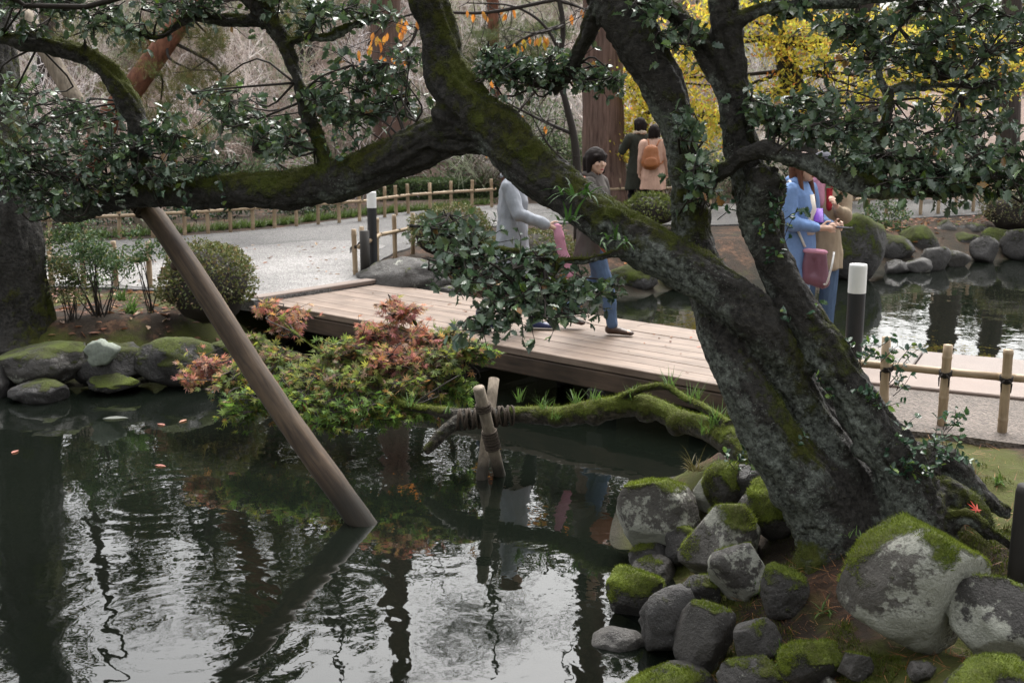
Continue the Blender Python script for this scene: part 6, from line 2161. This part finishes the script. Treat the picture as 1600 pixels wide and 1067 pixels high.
def person(label, loc, heading, pose, wear, group, h=1.6, vox=0.0075):
    t = thing('person', label, 'person', loc, heading, group)
    t.scale = (h / 1.6,) * 3
    J = dict(hipL=(-.085, 0, .84), hipR=(.085, 0, .84), kneeL=(-.09, .02, .45), kneeR=(.09, .02, .45), ankL=(-.09, 0, .075), ankR=(.09, 0, .075),
             shL=(-.165, 0, 1.30), shR=(.165, 0, 1.30), elL=(-.21, -.02, 1.05), elR=(.21, -.02, 1.05), wrL=(-.22, .06, .83), wrR=(.22, .06, .83), head=(0, .015, 1.488), yaw=0.0, hdL=(0, .2, -1), hdR=(0, .2, -1), toeL=0, toeR=0, curl=.5)
    J.update(pose)
    for k in list(J):
        if isinstance(J[k], tuple):
            J[k] = np.array(J[k], float)
    b = MB()
    b.loft([(0, 0, .80, .11, .09), (0, 0, .88, .150, .105), (0, 0, 1.00, .125, .09), (0, .005, 1.16, .140, .10), (0, 0, 1.27, .150, .088), (0, -.005, 1.325, .10, .065), (0, -.005, 1.35, .05, .05)], 20)
    b.caps((0, -.008, 1.30), .048, J['head'] + np.array([0, -.015, -.06]), .046)
    q, Rz = head_parts(b, J['head'], J['yaw'])
    for S, sd in (('L', -1), ('R', 1)):
        b.caps(J['sh' + S], .052, J['el' + S], .038)
        b.caps(J['el' + S], .038, J['wr' + S], .025)
        hand(b, J['wr' + S], J['hd' + S], -sd * (1 if 1 else 0), J.get('pn' + S, (0, 0, -1)) if 'pn' + S in J else np.array([-sd, .2, 0.0]), J['curl'])
        b.caps(J['hip' + S], .085, J['knee' + S], .055)
        b.caps(J['knee' + S], .055, J['ank' + S], .036)
        a = J['ank' + S]
        b.caps(a + np.array([0, -.02, -.03]), .034, a + np.array([0, .14, -.045 - J['toe' + S]]), (.036, .036, .022))
    remesh(obj('body', b.mesh('body'), M['skin'], t), vox, 2)
    # eyes, brows, mouth
    for s in (-1, 1):
        x = MB()
        x.ball(q(s * .033, .083, .004), (.0125, .006, .0062), 2, rot=Rz)
        obj('eye', x.mesh('eye'), M['eye'], t)
        x = MB()
        x.caps(q(s * .018, .088, .026), .0032, q(s * .048, .076, .028), .0025, 1)
        obj('eyebrow', x.mesh('eyebrow'), M['hair_dark'], t)
    x = MB()
    x.ball(q(0, .0835, -.062), (.020, .007, .0065), 2, rot=Rz)
    obj('mouth', x.mesh('mouth'), M['lips'], t)
    # hair
    x = MB()
    hl = wear.get('hair_len', .14)
    x.ball(q(0, -.012, .030), (.091, .105, .100), 3, rot=Rz)
    for s in (-1, 1):
        x.caps(q(s * .076, -.01, .03), .026, q(s * .080, wear.get('hair_fwd', .0), -hl), .022)
        x.caps(q(s * .05, -.06, .02), .045, q(s * .055, -.06, -hl), .034)
    x.caps(q(0, -.07, .0), .05, q(0, -.078, -hl), .036)
    if wear.get('bangs', True):
        x.caps(q(-.050, .056, .050), .026, q(.050, .056, .050), .026)
        x.caps(q(-.03, .064, .052), .026, q(.03, .064, .052), .026)
    remesh(obj('hair', x.mesh('hair'), M[wear.get('hair', 'hair_dark')], t), .008, 4, .006, 3, 40.0)
    # trousers
    x = MB()
    lw = wear.get('leg_w', 1.0)
    x.loft([(0, 0, .78, .12, .10), (0, 0, .88, .158, .115), (0, 0, .97, .14, .105)], 18)
    for S in 'LR':
        a, k, f = J['hip' + S], J['knee' + S], J['ank' + S]
        x.caps(a, .096, k, .064 * lw)
        x.caps(k, .064 * lw, f + (k - f) * .06, .052 * lw)
    remesh(obj('trousers', x.mesh('trousers'), M[wear['legs']], t), .010, 2, .018, 5, 14.0)
    for S in 'LR':
        x = MB()
        a = J['ank' + S]
        tz = -J['toe' + S]
        x.caps(a + np.array([0, -.035, -.03]), (.040, .040, .042), a + np.array([0, .05, -.034 + tz * .4]), (.042, .042, .036))
        x.caps(a + np.array([0, .05, -.036 + tz * .4]), (.042, .042, .034), a + np.array([0, .155, -.050 + tz]), (.036, .036, .022))
        x.caps(a + np.array([0, -.02, -.02]), .041, a + np.array([0, -.012, .05]), .045)
        sh = remesh(obj('shoe', x.mesh('shoe'), M[wear['shoes']], t), .008, 1)
        if wear.get('sole'):
            x = MB()
            x.caps(a + np.array([0, -.035, -.066]), (.042, .046, .010), a + np.array([0, .15, -.066 + tz]), (.038, .04, .010))
            obj('sole', x.mesh('sole'), M['cream'], t)
    # coat
    x = MB()
    hem = wear.get('hem', .55)
    fl = wear.get('flare', 1.0)
    sy = wear.get('sway', 0.0)
    x.loft([(0, sy, hem, .205 * fl, .165 * fl), (0, sy * .6, (hem + .9) / 2, .192 * fl, .152 * fl), (0, 0, .92, .178, .135), (0, 0, 1.02, .160, .122), (0, .005, 1.16, .168, .125), (0, 0, 1.27, .178, .108), (0, -.005, 1.335, .135, .085), (0, -.008, 1.375, .070, .068)], 26)
    slv = wear.get('sleeve', .98)
    for S in 'LR':
        s_, e, w_ = J['sh' + S], J['el' + S], J['wr' + S]
        x.caps(s_, .070, e, .058)
        x.caps(e, .058, e + (w_ - e) * slv, .045)
    remesh(obj('coat', x.mesh('coat'), M[wear['coat']], t), .010, 3, .030, 9, 9.0)
    if wear.get('collar'):
        x = MB()
        for s in (-1, 1):
            x.caps((s * .015, -.075, 1.385), (.06, .03, .03), (s * .085, .01, 1.37), (.03, .03, .035))
            x.caps((s * .085, .01, 1.37), (.03, .03, .035), (s * .05, .10, 1.24), (.024, .02, .03))
        remesh(obj('collar', x.mesh('collar'), M[wear['collar']], t), .009, 2, .008 if 'fur' not in wear['collar'] else .02, 4, 30.0)
    return t, J, q


def prt(t, name, mb, mat, vox=None, fold=0.0, smooth=2):
    o = obj(name, mb.mesh(name), M[mat], t)
    if vox:
        remesh(o, vox, smooth, fold, 7, 16.0)
    return o


HB = math.atan2(-E2[0], E2[1])       # heading along the bridge towards the right
PG = 'two women walking over the bridge'
# woman in the long grey coat
p = gz(800, 516, DECK)
p[2] = DECK + 0.004
t, J, q = person('person in long light grey coat on the bridge holding a pink scarf', p, HB + 0.55, dict(
    kneeL=(-.09, .14, .46), ankL=(-.09, .20, .075), kneeR=(.09, -.03, .45), ankR=(.09, -.26, .12), toeR=.03,
    elR=(.23, .10, 1.07), wrR=(.17, .34, .97), hdR=(-.1, .9, -.3), elL=(-.24, -.12, 1.06), wrL=(-.22, -.04, .82), yaw=-.1),
    dict(coat='cloth_grey', hem=.52, flare=1.06, legs='cloth_black', shoes='shoe_navy', sole=1, hair='hair_auburn', hair_len=.17, collar='cloth_grey', sleeve=.93), PG, 1.58)
x = MB()
w = J['wrR'] + np.array([-.01, .08, -.03])
pts = [w + np.array([.0, .0, .02]), w + np.array([.015, .03, -.07]), w + np.array([.01, .05, -.18]), w + np.array([.02, .10, -.30]), w + np.array([.02, .12, -.40])]
for a, b in zip(pts[:-1], pts[1:]):
    x.caps(a, (.030, .045, .03), b, (.032, .05, .03))
o = prt(t, 'scarf_in_hand', x, 'scarf_pink', .008, .016)
# woman in taupe jacket and jeans
p = gz(925, 518, DECK)
p[2] = DECK + 0.004
t, J, q = person('person with dark bob hair, taupe jacket and blue jeans stepping along the bridge', p, HB + 0.35, dict(
    kneeL=(-.09, .03, .46), ankL=(-.09, -.28, .13), toeL=.03, kneeR=(.09, .14, .46), ankR=(.09, .22, .075),
    elR=(.23, -.02, 1.06), wrR=(.20, .20, .93), hdR=(-.2, .9, -.2), elL=(-.22, .04, 1.05), wrL=(-.16, .25, .96), hdL=(.3, .9, 0), yaw=-.55),
    dict(coat='cloth_taupe', hem=.66, legs='denim', shoes='shoe_brown', hair='hair_dark', hair_len=.085, collar='cloth_taupe', sleeve=.9, leg_w=1.05), PG, 1.60)
x = MB()
x.caps((.22, .20, .86), (.05, .12, .10), (.21, .26, .78), (.055, .13, .08))
o = prt(t, 'shoulder_bag', x, 'leather_orange', .010, .01)
x = MB()
x.tube([(.19, .12, .9), (.23, -.03, 1.12), (.17, -.03, 1.36), (.08, -.1, 1.3)], .010, 6, 4)
prt(t, 'bag_strap', x, 'leather_orange')

PG = 'two women in back view on the far path'
p = gz(997, 345, PZ)
p[2] = PZ
t, J, q = person('person in dark olive parka with fur-trimmed hood seen from behind near the cedar', p, 0.25, dict(elL=(-.27, .06, 1.08), wrL=(-.20, .26, 1.16), hdL=(.4, .9, .2), kneeL=(-.10, .10, .46), ankL=(-.12, -.02, .075), yaw=.2),
    dict(coat='cloth_olive', hem=.50, flare=1.05, legs='cloth_black', shoes='shoe_brown', hair='hair_dark', hair_len=.06, collar='fur'), PG, 1.66, .011)
p = gz(1019, 349, PZ)
p[2] = PZ
t, J, q = person('person in peach coat with a tan leather backpack half behind the trunk', p, -0.1, dict(yaw=-.2), dict(coat='cloth_peach', hem=.56, flare=1.02, legs='cloth_black', shoes='cloth_black', hair='hair_dark', hair_len=.07), PG, 1.56, .011)
bp = MB()
bp.caps((-.05, -.21, 1.00), (.165, .09, .12), (-.05, -.20, 1.20), (.12, .070, .09))
bo = prt(t, 'backpack', bp, 'leather_tan', .010, .012)
x = MB()
x.caps((-.05, -.295, .98), (.11, .025, .06), (-.05, -.29, 1.05), (.10, .025, .05))
prt(bo, 'pocket', x, 'leather_tan', .010, .006)
for s in (-1, 1):
    x = MB()
    x.tube([(-.02 + s * .06, -.16, 1.27), (s * .10, -.06, 1.37), (s * .12, .08, 1.30), (s * .13, .10, 1.16), (s * .15, -.05, 1.02), (s * .11, -.17, .98)], .013, 6, 4)
    prt(bo, 'strap', x, 'leather_tan')

PG = 'two women with phones on the bridge end'
p = br(*[(gz(1236, 545, DECK)[:2] - NL) @ E2, (gz(1236, 545, DECK)[:2] - NL) @ N2], DECK + .006)
t, J, q = person('person in bright blue coat with long auburn hair looking down at a phone', p, HB + 0.05, dict(
    elR=(.22, .02, 1.06), wrR=(.12, .25, 1.02), hdR=(-.3, .95, .05), elL=(-.22, .05, 1.06), wrL=(-.08, .27, 1.03), hdL=(.3, .95, 0), head=(0, .04, 1.475), yaw=-.1, curl=.7),
    dict(coat='cloth_blue', hem=.60, flare=1.04, legs='denim_pale', shoes='shoe_brown', hair='hair_auburn', hair_len=.27, hair_fwd=.05, collar='cloth_blue', leg_w=1.15, sleeve=.9), PG, 1.60)
x = MB()
x.loft([(0, .115, .95, .07, .03), (0, .12, 1.15, .065, .03), (0, .10, 1.27, .045, .03)], 14)
prt(t, 'blouse', x, 'cream')
x = MB()
x.box((.03, .40, 1.03), (.075, .14, .010), None, .004)
prt(t, 'phone', x, 'phone_dark')
bag = MB()
bag.caps((.10, .17, .62), (.055, .06, .06), (.10, .29, .60), (.05, .06, .06))
bag.caps((.10, .29, .60), (.05, .06, .06), (.10, .26, .80), (.035, .05, .04))
bag.caps((.10, .17, .62), (.055, .06, .06), (.10, .17, .80), (.035, .05, .04))
bag.caps((.10, .17, .80), (.035, .05, .04), (.10, .26, .80), (.035, .05, .04))
bo = prt(t, 'handbag', bag, 'leather_maroon', .010, .012)
x = MB()
x.caps((.10, .16, .83), (.04, .055, .025), (.10, .27, .83), (.04, .05, .022))
prt(bo, 'flap', x, 'scarf_pink', .010, .006)
x = MB()
x.tube([(.11, .13, .86), (.16, .04, 1.1), (.15, .0, 1.36), (.04, -.08, 1.36)], .011, 6, 4)
x.tube([(.12, .38, .84), (.2, .40, .74), (.18, .36, .60), (.12, .30, .58)], .008, 6, 4)
prt(bo, 'strap', x, 'bag_white')
p = gz(1272, 534, DECK)
p[2] = DECK + .006
t, J, q = person('person in beige coat and dark knit cap holding up a phone beside the blue coat', p, 3.0, dict(
    elR=(.20, .08, 1.06), wrR=(.12, .27, 1.10), hdR=(-.3, .9, .3), elL=(-.19, .08, 1.08), wrL=(-.09, .26, 1.18), hdL=(.2, .8, .6), head=(0, .035, 1.48), yaw=.25, curl=.7),
    dict(coat='cloth_beige', hem=.64, flare=1.0, legs='denim', shoes='shoe_brown', hair='hair_dark', hair_len=.10, leg_w=1.2, sleeve=.88), PG, 1.58)
x = MB()
x.caps((-.06, .03, 1.375), (.06, .07, .04), (.06, .03, 1.375), (.06, .07, .04))
x.caps((.02, .09, 1.34), (.04, .03, .04), (.03, .135, 1.20), (.042, .025, .05))
prt(t, 'scarf', x, 'scarf_pink', .010, .016)
x = MB()
x.caps((-.05, .10, 1.32), (.03, .03, .04), (-.05, .13, 1.17), (.030, .025, .04))
prt(t, 'red_scarf_end', x, 'scarf_red', .010, .01)
x = MB()
x.ball(q(0, -.015, .055), (.098, .106, .085), 3)
prt(t, 'knit_cap', x, 'cap_grey', .010, .006)
x = MB()
x.box((.06, .40, 1.12), (.08, .012, .15), np.array([[1, 0, 0], [0, .7, -.7], [0, .7, .7]]), .005)
prt(t, 'purple_phone', x, 'phone_purple')
x = MB()
x.tube([(.12, .36, 1.08), (.24, .34, .96), (.24, .30, .80), (.15, .24, .66)], .010, 6, 5)
prt(t, 'white_bag_strap', x, 'bag_white')

bpy.context.view_layer.update()
dg = bpy.context.evaluated_depsgraph_get()
for (o, fold, seed, fs) in PEND:
    me = bpy.data.meshes.new_from_object(o.evaluated_get(dg))
    mats = list(o.data.materials)
    if fold:
        V, N = mesh_np(me)
        P = V * np.array([fs, fs, fs * (.45 if fs < 20 else .15)])
        V2 = V + N * (fold * fbm(P + seed, 3, seed + hash(o.name) % 7 * 0))[:, None]
        me.vertices.foreach_set('co', V2.astype(np.float32).ravel())
    me.polygons.foreach_set('use_smooth', np.ones(len(me.polygons), bool))
    me.materials.clear()
    for m in mats:
        me.materials.append(m)
    me.name = o.name.split('.')[0]
    o['_b'] = 0
    del o['_b']
    PEND[PEND.index((o, fold, seed, fs))] = (o, me)
for (o, me) in PEND:
    o.modifiers.clear()
    o.data = me
